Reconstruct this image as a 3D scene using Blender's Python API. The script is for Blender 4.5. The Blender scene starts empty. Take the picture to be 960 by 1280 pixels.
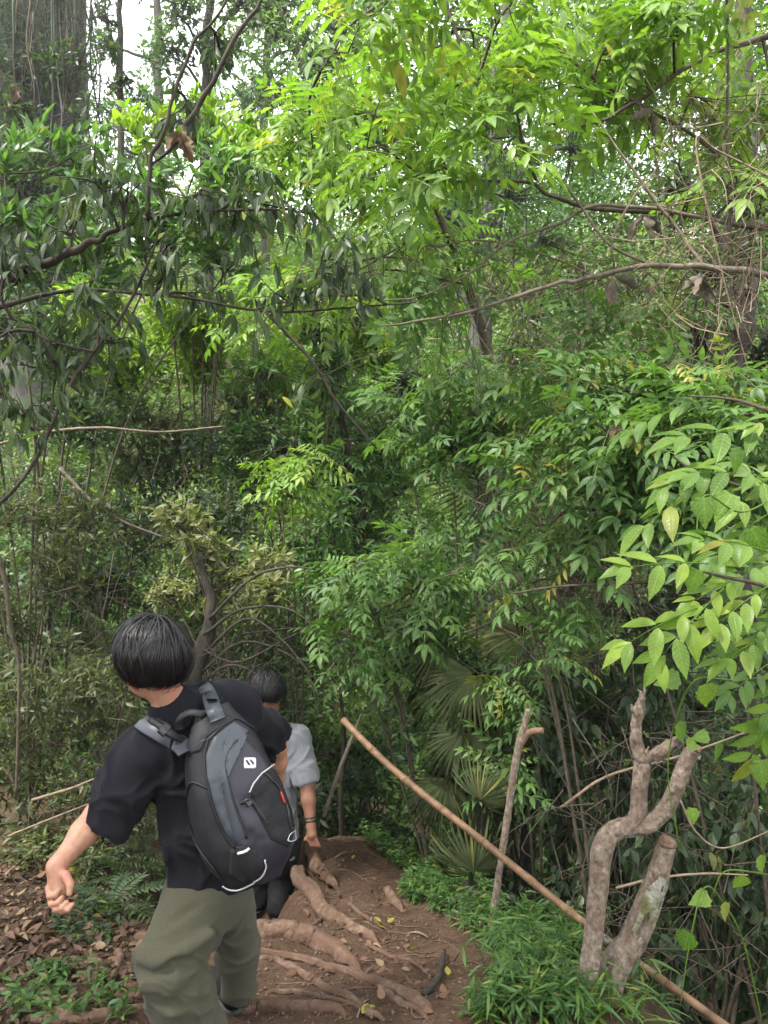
import bpy, math
import numpy as np
from mathutils import Vector, Matrix

# ------------------------------------------------------------------ camera, world, sun, exposure
SC = bpy.context.scene
COL = SC.collection
CAM_Z, FPX = 1.6, 963.0
cam_d = bpy.data.cameras.new('camera')
cam = bpy.data.objects.new('camera', cam_d); COL.objects.link(cam)
cam.location = (0, 0, CAM_Z); cam.rotation_euler = (math.radians(90), 0, 0)
cam_d.sensor_fit = 'HORIZONTAL'; cam_d.sensor_width = 36; cam_d.lens = 36 * FPX / 960
cam_d.clip_start = 0.05; cam_d.clip_end = 500
SC.camera = cam

SUN_EL, SUN_AZ = math.radians(58), math.radians(-125)     # azimuth from +Y towards +X
sun_dir = Vector((math.sin(SUN_AZ) * math.cos(SUN_EL), math.cos(SUN_AZ) * math.cos(SUN_EL), math.sin(SUN_EL)))
w = bpy.data.worlds.new('World'); SC.world = w; w.use_nodes = True
nt = w.node_tree; nt.nodes.clear()
sky = nt.nodes.new('ShaderNodeTexSky'); sky.sky_type = 'NISHITA'; sky.sun_disc = False
sky.sun_elevation = SUN_EL; sky.sun_rotation = SUN_AZ % (2 * math.pi); sky.air_density = 1.0; sky.dust_density = 3.0
cloud = nt.nodes.new('ShaderNodeMix'); cloud.data_type = 'RGBA'; cloud.inputs[0].default_value = 0.85
cloud.inputs[7].default_value = (9.2, 9.4, 9.6, 1)             # even cloud cover
bg = nt.nodes.new('ShaderNodeBackground'); bg.inputs[1].default_value = 0.08
out = nt.nodes.new('ShaderNodeOutputWorld')
nt.links.new(sky.outputs[0], cloud.inputs[6]); nt.links.new(cloud.outputs[2], bg.inputs[0]); nt.links.new(bg.outputs[0], out.inputs[0])
sl = bpy.data.lights.new('sun', 'SUN'); sl.energy = 2.8; sl.angle = math.radians(11); sl.color = (1.0, 0.95, 0.87)
so = bpy.data.objects.new('sun', sl); COL.objects.link(so); so.location = (-4, -4, 12)
so.rotation_euler = sun_dir.to_track_quat('Z', 'Y').to_euler()
vs = SC.view_settings; vs.view_transform = 'Standard'; vs.look = 'None'; vs.gamma = 1; vs.use_curve_mapping = False
vs.exposure = 2.25
SC.cycles.use_denoising = True
SC.cycles.max_bounces = 8; SC.cycles.diffuse_bounces = 4; SC.cycles.transmission_bounces = 6
SC.cycles.glossy_bounces = 2; SC.cycles.volume_bounces = 0; SC.cycles.caustics_reflective = False; SC.cycles.caustics_refractive = False

# ------------------------------------------------------------------ helpers
RNG = np.random.default_rng(7)
def P(px, py, d):
    return np.array([(px - 480) / FPX * d, d, CAM_Z - (py - 640) / FPX * d])
def proj(p):
    p = np.asarray(p, float)
    return np.stack([480 + p[..., 0] / p[..., 1] * FPX, 640 - (p[..., 2] - CAM_Z) / p[..., 1] * FPX], -1)
def nrm(v):
    v = np.asarray(v, float); return v / (np.linalg.norm(v, axis=-1, keepdims=True) + 1e-12)

def mesh(name, V, F, uv=None, attrs=None, smooth=True):
    """F: list of (n,k) index arrays"""
    V = np.asarray(V, np.float32)
    F = [np.asarray(f, np.int32) for f in (F if isinstance(F, list) else [F]) if len(f)]
    me = bpy.data.meshes.new(name)
    loops = np.concatenate([f.ravel() for f in F]); tot = np.concatenate([np.full(len(f), f.shape[1], np.int32) for f in F])
    me.vertices.add(len(V)); me.vertices.foreach_set('co', V.ravel())
    me.loops.add(len(loops)); me.loops.foreach_set('vertex_index', loops)
    me.polygons.add(len(tot)); me.polygons.foreach_set('loop_start', np.concatenate([[0], np.cumsum(tot)[:-1]]).astype(np.int32))
    me.polygons.foreach_set('loop_total', tot)
    me.polygons.foreach_set('use_smooth', np.full(len(tot), smooth))
    if uv is not None:
        l = me.uv_layers.new(name='UVMap'); l.data.foreach_set('uv', np.asarray(uv, np.float32)[loops].ravel())
    for k, a in (attrs or {}).items():
        at = me.attributes.new(k, 'FLOAT', 'POINT'); at.data.foreach_set('value', np.asarray(a, np.float32))
    me.update(calc_edges=True); me.validate()
    return me
ORG = {}
def thing(name, label, cat, loc=(0, 0, 0), group=None):
    o = bpy.data.objects.new(name, None); COL.objects.link(o); o.empty_display_size = 0.1
    o.location = [float(c) for c in loc]; o['label'] = label; o['category'] = cat
    if group: o['group'] = group
    ORG[o.name] = np.array(loc, float)
    return o
def obj(name, me, mat, parent=None, label=None, cat=None, group=None, kind=None):
    o = bpy.data.objects.new(name, me); COL.objects.link(o)
    if mat and not me.materials: me.materials.append(mat)
    if parent: o.parent = parent; ORG[o.name] = ORG[parent.name]
    if label: o['label'] = label
    if cat: o['category'] = cat
    if group: o['group'] = group
    if kind: o['kind'] = kind
    return o
def part(name, V, F, mat, parent, **kw):
    """world-space geometry made a child part of a thing (or of a part)"""
    mk = {k: kw.pop(k) for k in ('uv', 'attrs', 'smooth') if k in kw}
    return obj(name, mesh(name, np.asarray(V) - ORG[parent.name], F, **mk), mat, parent, **kw)
def top(name, V, F, mat, label=None, cat=None, base=None, **kw):
    mk = {k: kw.pop(k) for k in ('uv', 'attrs', 'smooth') if k in kw}
    b = np.array([0., 0, 0]) if base is None else np.asarray(base, float)
    o = obj(name, mesh(name, np.asarray(V) - b, F, **mk), mat, None, label, cat, **kw)
    o.location = [float(c) for c in b]; ORG[o.name] = b
    return o

def catmull(pts, n):
    pts = np.asarray(pts, float); m = len(pts)
    if m == 2: return pts[0] + (pts[1] - pts[0]) * np.linspace(0, 1, n)[:, None]
    e = np.vstack([2 * pts[0] - pts[1], pts, 2 * pts[-1] - pts[-2]])
    t = np.linspace(0, m - 1, n); i = np.minimum(t.astype(int), m - 2); f = (t - i)[:, None]
    a, b, c, d = e[i], e[i + 1], e[i + 2], e[i + 3]
    return 0.5 * (2 * b + (c - a) * f + (2 * a - 5 * b + 4 * c - d) * f**2 + (3 * b - 3 * c + d - a) * f**3)
def tube(pts, radii, ns=8, n=None, wob=0.0, cap=True, ridge=0.0, rng=RNG):
    n = n or max(2, len(pts) * 4)
    p = catmull(pts, n)
    r = np.interp(np.linspace(0, 1, n), np.linspace(0, 1, len(radii)), radii)
    if wob: p = p + np.cumsum(rng.normal(0, 1, p.shape), 0) * 0 + rng.normal(0, wob, p.shape) * r[:, None]
    t = nrm(np.gradient(p, axis=0))
    u = np.cross(t[0], [0.13, 0.31, 1.0]); u /= np.linalg.norm(u)
    us = [u]
    for k in range(1, n):
        u = us[-1] - t[k] * us[-1].dot(t[k]); us.append(u / (np.linalg.norm(u) + 1e-9))
    us = np.array(us); vv = np.cross(t, us)
    a = np.linspace(0, 2 * math.pi, ns, endpoint=False)
    rr = r[:, None] * (1 + (rng.normal(0, wob * 0.9, (n, ns)) if wob else 0))
    if ridge:                                             # lengthwise furrows that wander slowly
        k1, k2 = rng.normal(0, 1, ns), rng.normal(0, 1, ns); s_ = np.linspace(0, math.pi, n)[:, None]; rr = rr * (1 + ridge * (np.cos(s_) * k1 + np.sin(s_) * k2))
    V = p[:, None] + us[:, None] * (np.cos(a) * rr)[..., None] + vv[:, None] * (np.sin(a) * rr)[..., None]
    V = V.reshape(-1, 3)
    i = np.arange(n - 1)[:, None] * ns; j = np.arange(ns)[None]; k = (j + 1) % ns
    F = np.stack([i + j, i + k, i + ns + k, i + ns + j], -1).reshape(-1, 4)
    fs = [F]
    if cap:
        V = np.vstack([V, p[0], p[-1]]); c0, c1 = len(V) - 2, len(V) - 1; jj = np.arange(ns); kk = (jj + 1) % ns
        fs.append(np.stack([kk, jj, np.full(ns, c0)], -1)); e = (n - 1) * ns
        fs.append(np.stack([e + jj, e + kk, np.full(ns, c1)], -1))
    return V, fs
class Bag:
    """collects geometry into one mesh"""
    def __init__(s): s.V = []; s.F = {}; s.n = 0; s.U = []; s.T = []
    def add(s, V, F, tint=0.5):
        for f in (F if isinstance(F, list) else [F]):
            f = np.asarray(f)
            if len(f): s.F.setdefault(f.shape[1], []).append(f + s.n)
        s.V.append(V); s.n += len(V); s.T.append(np.full(len(V), tint) if np.isscalar(tint) else tint)
    def get(s): return np.vstack(s.V), [np.vstack(f) for f in s.F.values()]
    def tint(s): return np.concatenate(s.T)

def hash3(i, j, k, s):
    h = (i * 374761393 + j * 668265263 + k * 2147483647 * 3 + s * 1274126177) & 0xffffffff
    h = ((h ^ (h >> 13)) * 1274126177) & 0xffffffff
    return ((h ^ (h >> 16)) & 0xffff) / 65535.0
def vnoise(p, scale=1.0, seed=0):
    p = np.asarray(p, float) * scale; i = np.floor(p).astype(np.int64); f = p - i; f = f * f * (3 - 2 * f); o = 0
    for dx in (0, 1):
        for dy in (0, 1):
            for dz in (0, 1):
                wgt = (f[..., 0] if dx else 1 - f[..., 0]) * (f[..., 1] if dy else 1 - f[..., 1]) * (f[..., 2] if dz else 1 - f[..., 2])
                o = o + wgt * hash3(i[..., 0] + dx, i[..., 1] + dy, i[..., 2] + dz, seed)
    return o * 2 - 1

# ---- signed-distance bodies, meshed with sparse surface nets
def sd_cone(p, a, b, ra, rb, fl=None, s=1.0):
    a = np.asarray(a, float); b = np.asarray(b, float)
    if fl is not None:
        fl = nrm(fl); c = (a + b) / 2
        p = p + (1 / s - 1) * ((p - c) @ fl)[:, None] * fl
        a = a + (1 / s - 1) * ((a - c) @ fl) * fl; b = b + (1 / s - 1) * ((b - c) @ fl) * fl
    ab = b - a; L2 = ab @ ab + 1e-12
    t = np.clip((p - a) @ ab / L2, 0, 1)
    return (np.linalg.norm(p - a - t[:, None] * ab, axis=1) - (ra + (rb - ra) * t)) * (s if fl is not None else 1)
def sd_ell(p, c, axes, r):
    q = (p - np.asarray(c)) @ np.asarray(axes).T; r = np.asarray(r, float)
    k0 = np.linalg.norm(q / r, axis=1); k1 = np.linalg.norm(q / r**2, axis=1)
    return k0 * (k0 - 1) / (k1 + 1e-9)
def smin(a, b, k):
    h = np.clip(0.5 + 0.5 * (b - a) / k, 0, 1); return b + (a - b) * h - k * h * (1 - h)
def smax(a, b, k): return -smin(-a, -b, k)
def sd_mesh(f, lo, hi, h, B=16):
    lo = np.asarray(lo, float); hi = np.asarray(hi, float)
    nb = np.ceil((hi - lo) / (h * B)).astype(int)
    g = np.stack(np.meshgrid(*[np.arange(k) for k in nb], indexing='ij'), -1).reshape(-1, 3)
    c = lo + (g + 0.5) * h * B
    act = g[np.abs(f(c)) < h * B * 0.5 * 1.733 * 1.35 + 0.01]
    N = (nb * B + 4).astype(np.int64); ids = []; pos = []; sg = []
    r = np.arange(B + 1); lg = np.stack(np.meshgrid(r, r, r, indexing='ij'), -1).reshape(-1, 3)
    for bk in act:
        gi = bk * B + lg
        d = f(lo + gi * h).reshape(B + 1, B + 1, B + 1)
        cs = [d[x:B + x, y:B + y, z:B + z] for x in (0, 1) for y in (0, 1) for z in (0, 1)]
        neg = sum((q < 0).astype(int) for q in cs); m = (neg > 0) & (neg < 8)
        if not m.any(): continue
        ci = np.argwhere(m); v = np.stack([q[m] for q in cs], -1)
        acc = np.zeros((len(ci), 3)); cnt = np.zeros(len(ci))
        off = np.array([(x, y, z) for x in (0, 1) for y in (0, 1) for z in (0, 1)], float)
        for i0 in range(8):
            for bit in (1, 2, 4):
                if i0 & bit: continue
                i1 = i0 | bit; a, b = v[:, i0], v[:, i1]; x = (a < 0) != (b < 0)
                t = np.where(x, a / (a - b + 1e-20), 0)[:, None]
                acc += np.where(x[:, None], off[i0] + t * (off[i1] - off[i0]), 0); cnt += x
        gc = bk * B + ci
        ids.append((gc[:, 0] * N[1] + gc[:, 1]) * N[2] + gc[:, 2])
        pos.append(lo + (gc + acc / cnt[:, None]) * h)
        sg.append(np.stack([v[:, 0] < 0, v[:, 4] < 0, v[:, 2] < 0, v[:, 1] < 0], -1))
    ids = np.concatenate(ids); pos = np.concatenate(pos); sg = np.concatenate(sg)
    o = np.argsort(ids); ids, pos, sg = ids[o], pos[o], sg[o]
    st = (N[1] * N[2], N[2], 1); qs = []
    for ax, (e1, e2) in enumerate(((1, 2), (2, 0), (0, 1))):
        x = np.where(sg[:, 0] != sg[:, ax + 1])[0]
        q = np.stack([ids[x], ids[x] - st[e1], ids[x] - st[e1] - st[e2], ids[x] - st[e2]], -1)
        k = np.searchsorted(ids, q); k = np.minimum(k, len(ids) - 1); ok = (ids[k] == q).all(1)
        k = k[ok]; fl = ~sg[x][ok, 0]; k[fl] = k[fl][:, ::-1]; qs.append(k)
    return pos, np.vstack(qs)

# ------------------------------------------------------------------ materials
def mat_new(name):
    m = bpy.data.materials.new(name); m.use_nodes = True; n = m.node_tree; n.nodes.clear()
    return m, n.nodes, n.links.new
def ramp(nodes, stops):
    r = nodes.new('ShaderNodeValToRGB'); e = r.color_ramp.elements
    while len(e) < len(stops): e.new(0.5)
    for k, (p, c) in enumerate(stops): e[k].position = p; e[k].color = (*c, 1)
    return r
def mat_leaf(name, cols, per_object=False, rough=0.42, trans=0.35, veins=False, tcol=1.35, spec=.30):
    m, N, L = mat_new(name)
    if per_object:
        src = N.new('ShaderNodeObjectInfo').outputs['Random']
    else:
        a = N.new('ShaderNodeAttribute'); a.attribute_name = 'tint'; src = a.outputs['Fac']
    r = ramp(N, [(.94 * k / (len(cols) - 1), c) for k, c in enumerate(cols)] + ([(1.0, (0.24, 0.22, 0.05))] if cols[0][1] > cols[0][0] * 1.25 else [])); L(src, r.inputs[0])
    col = r.outputs[0]
    tc = N.new('ShaderNodeTexCoord'); nz = N.new('ShaderNodeTexNoise'); nz.inputs['Scale'].default_value = 16; nz.inputs['Detail'].default_value = 3
    L(tc.outputs['Object'], nz.inputs['Vector'])
    hs = N.new('ShaderNodeHueSaturation'); mp = N.new('ShaderNodeMapRange'); mp.inputs[1].default_value = 0.3; mp.inputs[2].default_value = 0.7
    mp.inputs[3].default_value = 0.75; mp.inputs[4].default_value = 1.25
    L(nz.outputs[0], mp.inputs[0]); L(mp.outputs[0], hs.inputs['Value']); L(col, hs.inputs['Color']); col = hs.outputs[0]
    bump = None
    if veins:
        uv = N.new('ShaderNodeUVMap'); uv.uv_map = 'UVMap'; sp = N.new('ShaderNodeSeparateXYZ'); L(uv.outputs[0], sp.inputs[0])
        ab = N.new('ShaderNodeMath'); ab.operation = 'ABSOLUTE'; L(sp.outputs[1], ab.inputs[0])
        s1 = N.new('ShaderNodeMath'); s1.operation = 'MULTIPLY_ADD'; L(ab.outputs[0], s1.inputs[0]); s1.inputs[1].default_value = -0.9; L(sp.outputs[0], s1.inputs[2])
        fr = N.new('ShaderNodeMath'); fr.operation = 'MULTIPLY'; L(s1.outputs[0], fr.inputs[0]); fr.inputs[1].default_value = 9 * 2 * math.pi
        sn = N.new('ShaderNodeMath'); sn.operation = 'SINE'; L(fr.outputs[0], sn.inputs[0])
        pw = N.new('ShaderNodeMapRange'); pw.inputs[1].default_value = 0.8; pw.inputs[2].default_value = 1.0; L(sn.outputs[0], pw.inputs[0])
        md = N.new('ShaderNodeMapRange'); md.inputs[1].default_value = 0.02; md.inputs[2].default_value = 0.0; L(ab.outputs[0], md.inputs[0])
        mx = N.new('ShaderNodeMath'); mx.operation = 'MAXIMUM'; L(pw.outputs[0], mx.inputs[0]); L(md.outputs[0], mx.inputs[1])
        mc = N.new('ShaderNodeMix'); mc.data_type = 'RGBA'; mc.blend_type = 'MIX'; f = N.new('ShaderNodeMath'); f.operation = 'MULTIPLY'; f.inputs[1].default_value = 0.28
        L(mx.outputs[0], f.inputs[0]); L(f.outputs[0], mc.inputs[0]); L(col, mc.inputs[6]); mc.inputs[7].default_value = (0.30, 0.42, 0.12, 1); col = mc.outputs[2]
        bump = N.new('ShaderNodeBump'); bump.inputs['Strength'].default_value = 0.35; bump.inputs['Distance'].default_value = 0.003; bump.invert = True; L(mx.outputs[0], bump.inputs['Height'])
    g = N.new('ShaderNodeNewGeometry'); bk = N.new('ShaderNodeMix'); bk.data_type = 'RGBA'
    bf = N.new('ShaderNodeMath'); bf.operation = 'MULTIPLY'; bf.inputs[1].default_value = 0.18; L(g.outputs['Backfacing'], bf.inputs[0]); L(bf.outputs[0], bk.inputs[0])
    L(col, bk.inputs[6]); bk.inputs[7].default_value = (0.15, 0.19, 0.12, 1)
    b = N.new('ShaderNodeBsdfPrincipled'); b.inputs['Roughness'].default_value = rough; b.inputs['Specular IOR Level'].default_value = spec
    L(bk.outputs[2], b.inputs['Base Color'])
    t = N.new('ShaderNodeBsdfTranslucent'); tm = N.new('ShaderNodeMix'); tm.data_type = 'RGBA'; tm.blend_type = 'MULTIPLY'; tm.inputs[0].default_value = 1
    L(col, tm.inputs[6]); tm.inputs[7].default_value = (tcol * 1.2, tcol * 1.35, tcol * 0.5, 1); L(tm.outputs[2], t.inputs[0])
    if bump: L(bump.outputs[0], b.inputs['Normal']); L(bump.outputs[0], t.inputs['Normal'])
    ms = N.new('ShaderNodeMixShader'); ms.inputs[0].default_value = trans; o = N.new('ShaderNodeOutputMaterial')
    L(b.outputs[0], ms.inputs[1]); L(t.outputs[0], ms.inputs[2]); L(ms.outputs[0], o.inputs[0])
    return m
def mat_solid(name, stops, scale=20, rough=0.8, bump=0.3, dist=0.004, detail=6, stretch=None, spec=0.3, second=None, sheen=0, metal=0):
    """noise driven colour + bump; second = (colour, scale, lo, hi) blotches"""
    m, N, L = mat_new(name)
    tc = N.new('ShaderNodeTexCoord'); vec = tc.outputs['Object']
    if stretch:
        mp = N.new('ShaderNodeMapping'); mp.inputs['Scale'].default_value = stretch; L(vec, mp.inputs[0]); vec = mp.outputs[0]
    nz = N.new('ShaderNodeTexNoise'); nz.inputs['Scale'].default_value = scale; nz.inputs['Detail'].default_value = detail; nz.inputs['Roughness'].default_value = 0.6
    L(vec, nz.inputs['Vector']); r = ramp(N, stops); L(nz.outputs[0], r.inputs[0]); col = r.outputs[0]
    if second:
        n2 = N.new('ShaderNodeTexNoise'); n2.inputs['Scale'].default_value = second[1]; n2.inputs['Detail'].default_value = 5; L(tc.outputs['Object'], n2.inputs['Vector'])
        mr = N.new('ShaderNodeMapRange'); mr.inputs[1].default_value = second[2]; mr.inputs[2].default_value = second[3]; L(n2.outputs[0], mr.inputs[0])
        mx = N.new('ShaderNodeMix'); mx.data_type = 'RGBA'; L(mr.outputs[0], mx.inputs[0]); L(col, mx.inputs[6]); mx.inputs[7].default_value = (*second[0], 1); col = mx.outputs[2]
    b = N.new('ShaderNodeBsdfPrincipled'); b.inputs['Roughness'].default_value = rough; b.inputs['Specular IOR Level'].default_value = spec; b.inputs['Metallic'].default_value = metal
    b.inputs['Sheen Weight'].default_value = sheen
    L(col, b.inputs['Base Color'])
    if bump:
        bp = N.new('ShaderNodeBump'); bp.inputs['Strength'].default_value = bump; bp.inputs['Distance'].default_value = dist
        L(nz.outputs[0], bp.inputs['Height']); L(bp.outputs[0], b.inputs['Normal'])
    o = N.new('ShaderNodeOutputMaterial'); L(b.outputs[0], o.inputs[0])
    return m
M = {}
M['bark_dark'] = mat_solid('bark_dark', [(0.3, (0.018, 0.015, 0.012)), (0.7, (0.07, 0.058, 0.045))], 25, 0.85, 0.6, 0.006, stretch=(1, 1, 0.35))
M['bark_grey'] = mat_solid('bark_grey', [(0.3, (0.028, 0.026, 0.024)), (0.7, (0.105, 0.098, 0.09))], 18, 0.85, 0.7, 0.01, stretch=(1, 1, 0.3), second=((0.05, 0.075, 0.035), 3, 0.45, 0.62))
M['bark_pale'] = mat_solid('bark_pale', [(0.3, (0.075, 0.06, 0.045)), (0.7, (0.20, 0.165, 0.125))], 26, 0.85, 0.6, 0.004)
M['twig'] = mat_solid('twig', [(0.3, (0.035, 0.028, 0.02)), (0.7, (0.10, 0.08, 0.055))], 30, 0.85, 0.3, 0.002)
M['twig_dry'] = mat_solid('twig_dry', [(0.3, (0.12, 0.09, 0.06)), (0.7, (0.26, 0.20, 0.14))], 30, 0.85, 0.3, 0.002)
M['post'] = mat_solid('post', [(0.28, (0.065, 0.047, 0.036)), (0.44, (0.16, 0.118, 0.088)), (0.56, (0.225, 0.178, 0.138)), (0.72, (0.34, 0.29, 0.235))], 58, 0.9, 1.0, 0.012, stretch=(1, 1, 0.7), detail=10, second=((0.12, 0.076, 0.058), 8, 0.50, 0.74))
M['lichen'] = mat_solid('lichen', [(0.3, (0.15, 0.15, 0.12)), (0.7, (0.30, 0.30, 0.25))], 90, 0.95, 0.9, 0.004, second=((0.10, 0.10, 0.04), 22, 0.42, 0.58))
M['cut_wood'] = mat_solid('cut_wood', [(0.3, (0.12, 0.065, 0.042)), (0.7, (0.26, 0.165, 0.11))], 60, 0.85, 0.6, 0.004)
M['bamboo'] = mat_solid('bamboo', [(0.3, (0.085, 0.045, 0.022)), (0.7, (0.22, 0.13, 0.07))], 26, 0.6, 0.35, 0.002, stretch=(0.5, 1, 0.5), spec=0.35, second=((0.07, 0.042, 0.024), 8, 0.5, 0.68))
M['root'] = mat_solid('root', [(0.25, (0.055, 0.032, 0.022)), (0.45, (0.115, 0.07, 0.048)), (0.6, (0.165, 0.11, 0.078)), (0.78, (0.24, 0.175, 0.13))], 26, 0.92, 1.0, 0.010, detail=10, second=((0.11, 0.063, 0.042), 9, 0.46, 0.62))
M['dead'] = mat_leaf('dead_leaf', [(0.05, 0.028, 0.018), (0.09, 0.05, 0.032), (0.15, 0.088, 0.054), (0.13, 0.065, 0.042), (0.24, 0.165, 0.10)], per_object=True, rough=0.7, trans=0.12, tcol=1.0)
M['dead_grey'] = mat_leaf('dead_grey', [(0.05, 0.042, 0.038), (0.11, 0.085, 0.07), (0.17, 0.13, 0.105)], per_object=True, rough=0.8, trans=0.1, tcol=1.0)
M['dead_mass'] = mat_leaf('dead_mass', [(0.035, 0.021, 0.014), (0.075, 0.043, 0.028), (0.12, 0.075, 0.046), (0.17, 0.115, 0.07)], rough=0.75, trans=0.1, tcol=1.0)
GREENS = {
    'bright': [(0.075, 0.15, 0.024), (0.115, 0.205, 0.032), (0.165, 0.26, 0.04)],
    'lime':   [(0.105, 0.19, 0.026), (0.155, 0.25, 0.032), (0.225, 0.31, 0.042)],
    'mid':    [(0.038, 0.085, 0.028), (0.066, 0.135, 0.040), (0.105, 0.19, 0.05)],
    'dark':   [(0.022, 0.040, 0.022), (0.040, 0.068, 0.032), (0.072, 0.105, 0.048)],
    'olive':  [(0.034, 0.045, 0.022), (0.058, 0.075, 0.032), (0.098, 0.12, 0.048), (0.11, 0.105, 0.058)],
    'cream':  [(0.13, 0.14, 0.065), (0.21, 0.215, 0.105), (0.12, 0.15, 0.06)],
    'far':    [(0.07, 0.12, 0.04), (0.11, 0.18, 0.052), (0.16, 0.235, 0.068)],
    'palm':   [(0.030, 0.042, 0.014), (0.048, 0.062, 0.02), (0.085, 0.09, 0.032)],
}
for k, c in GREENS.items():
    M[k] = mat_leaf('leaf_' + k, c, rough=.8 if k == 'palm' else .42, spec=.08 if k == 'palm' else .3); M[k + '_o'] = mat_leaf('leaf_' + k + '_single', c, per_object=True, veins=True)
# ------------------------------------------------------------------ ground: one sheet, fine near the camera
def far_z(x, y):
    z = -0.25 * np.clip(y - 2.5, 0, 4) - 0.6 * np.clip(y - 6.5, 0, 4)
    z = z + 0.80 * np.clip(y - 14, 0, 26) 
    z = z + 0.10 * np.clip(-x - 3, 0, 8) * np.exp(-((y - 3) / 6)**2) - 0.35 * np.clip(x - 1.2, 0, 6) * np.exp(-((y - 4) / 5)**2)
    return z
ctrl = [P(*c) for c in [
    (0, 1275, 2.45), (150, 1275, 2.45), (300, 1320, 2.45), (300, 1262, 2.72), (420, 1280, 2.55), (560, 1275, 2.5),
    (740, 1262, 2.6), (640, 1280, 2.5), (0, 1070, 4.2), (60, 1120, 3.7), (150, 1120, 3.6), (100, 1200, 3.0), (150, 1200, 3.0), (180, 1160, 3.35),
    (250, 1185, 3.2), (330, 1163, 3.5), (250, 1155, 3.55), (400, 1178, 3.4), (430, 1205, 3.2), (500, 1205, 3.2), (560, 1215, 3.1), (450, 1140, 3.9),
    (480, 1095, 4.7), (430, 1044, 5.4), (395, 1042, 5.1), (380, 1050, 5.0), (410, 1044, 5.25), (390, 1072, 4.75), (375, 1105, 4.3), (400, 1125, 4.1), (600, 1145, 3.9), (540, 1110, 4.6), (510, 1100, 4.8), (680, 1150, 3.5),
    (640, 1190, 3.2), (720, 1200, 3.0), (460, 1235, 2.9), (370, 1230, 2.95), (150, 1060, 4.6), (40, 1040, 4.9)]]
ctrl += [np.array(c) for c in [(-0.50, 2.42, -.16), (-0.40, 2.72, -.165), (-0.55, 4.6, -1.02), (-0.8, 4.6, -1.02), (-0.72, 4.2, -0.98), (-0.85, 5.2, -1.1), (-0.66, 5.3, -1.08), (-0.62, 3.95, -0.85), (-0.8, 3.9, -0.8),
    (0, 0, 0), (-1, 0, 0.02), (1, 0, 0), (0, 1.3, 0), (1, 1.5, -0.02), (-1.2, 1.4, 0.02), (1.35, 2.4, -0.5), (1.5, 3.2, -1.3), (1.1, 4.2, -1.1), (1.9, 2.2, -0.9), (0.9, 5.2, -1.3), (0.4, 5.6, -1.1), (-0.3, 6.2, -1.2), (2.6, 4, -2.0),
    (-3, 2.4, 0.25), (-3, 4.2, 0.0), (-2.4, 3.2, -0.02), (-2, 5.5, -0.5), (-1.3, 5.0, -0.65), (-0.4, 7.5, -1.9), (-3, 7, -0.9), (2, 7, -2.6), (0.9, 3.3, -0.38), (-4.5, 4, 0.4)]]
ctrl = np.array(ctrl)
cres = ctrl[:, 2] - far_z(ctrl[:, 0], ctrl[:, 1])
def ctrl_z(x, y):
    sh = x.shape; x = x.ravel(); y = y.ravel(); num = np.zeros(len(x)); den = np.full(len(x), 0.06)
    for (cx, cy, _), r in zip(ctrl, cres):
        wt = 1.0 / (((x - cx)**2 + (y - cy)**2) + 0.012)**1.9; num += wt * r; den += wt
    return (far_z(x, y) + num / den).reshape(sh)
def lines(lo, hi, a, b, fine, n):
    return np.unique(np.concatenate([a - np.geomspace(fine, a - lo, n), np.arange(a, b, fine), b + np.geomspace(0.001, hi - b, n)]))
gx = lines(-150, 150, -3.2, 2.6, 0.03, 40); gy = lines(-150, 250, 1.2, 6.4, 0.03, 48)
GX, GY = np.meshgrid(gx, gy, indexing='ij'); GZ = ctrl_z(GX, GY)
for _ in range(2):
    s = GZ.copy(); s[1:-1, 1:-1] = (GZ[1:-1, 1:-1] * 2 + GZ[2:, 1:-1] + GZ[:-2, 1:-1] + GZ[1:-1, 2:] + GZ[1:-1, :-2]) / 6
    near = (np.abs(GX) < 4) & (GY < 8) & (GY > 0); GZ = np.where(near, s, GZ)
gp = np.stack([GX, GY, GX * 0], -1)
fade = np.exp(-np.clip(np.hypot(GX, GY - 3.5) - 4, 0, 50) / 4)
GZ = GZ + 0.03 * vnoise(gp, 2.2, 1) + fade * (0.018 * vnoise(gp, 7, 2) + 0.011 * vnoise(gp, 16, 3) + 0.006 * np.abs(vnoise(gp, 31, 5))) + (1 - fade) * 0.8 * vnoise(gp, 0.22, 4)
def ground(x, y):
    x = np.asarray(x, float); y = np.asarray(y, float)
    i = np.clip(np.searchsorted(gx, x) - 1, 0, len(gx) - 2); j = np.clip(np.searchsorted(gy, y) - 1, 0, len(gy) - 2)
    u = np.clip((x - gx[i]) / (gx[i + 1] - gx[i]), 0, 1); v = np.clip((y - gy[j]) / (gy[j + 1] - gy[j]), 0, 1)
    return (GZ[i, j] * (1 - u) + GZ[i + 1, j] * u) * (1 - v) + (GZ[i, j + 1] * (1 - u) + GZ[i + 1, j + 1] * u) * v
def on_ground(px, py, d0=2.2, d1=9.0):
    """first ground point along the ray of a pixel"""
    d = np.linspace(d0, d1, 400); pts = np.stack([P(px, py, t) for t in d]); k = np.argmax(pts[:, 2] < ground(pts[:, 0], pts[:, 1]))
    if k == 0: return on_ground(px, py + 3, d0, d1)
    q = pts[k].copy(); q[2] = ground(q[0], q[1]); return q
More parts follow.
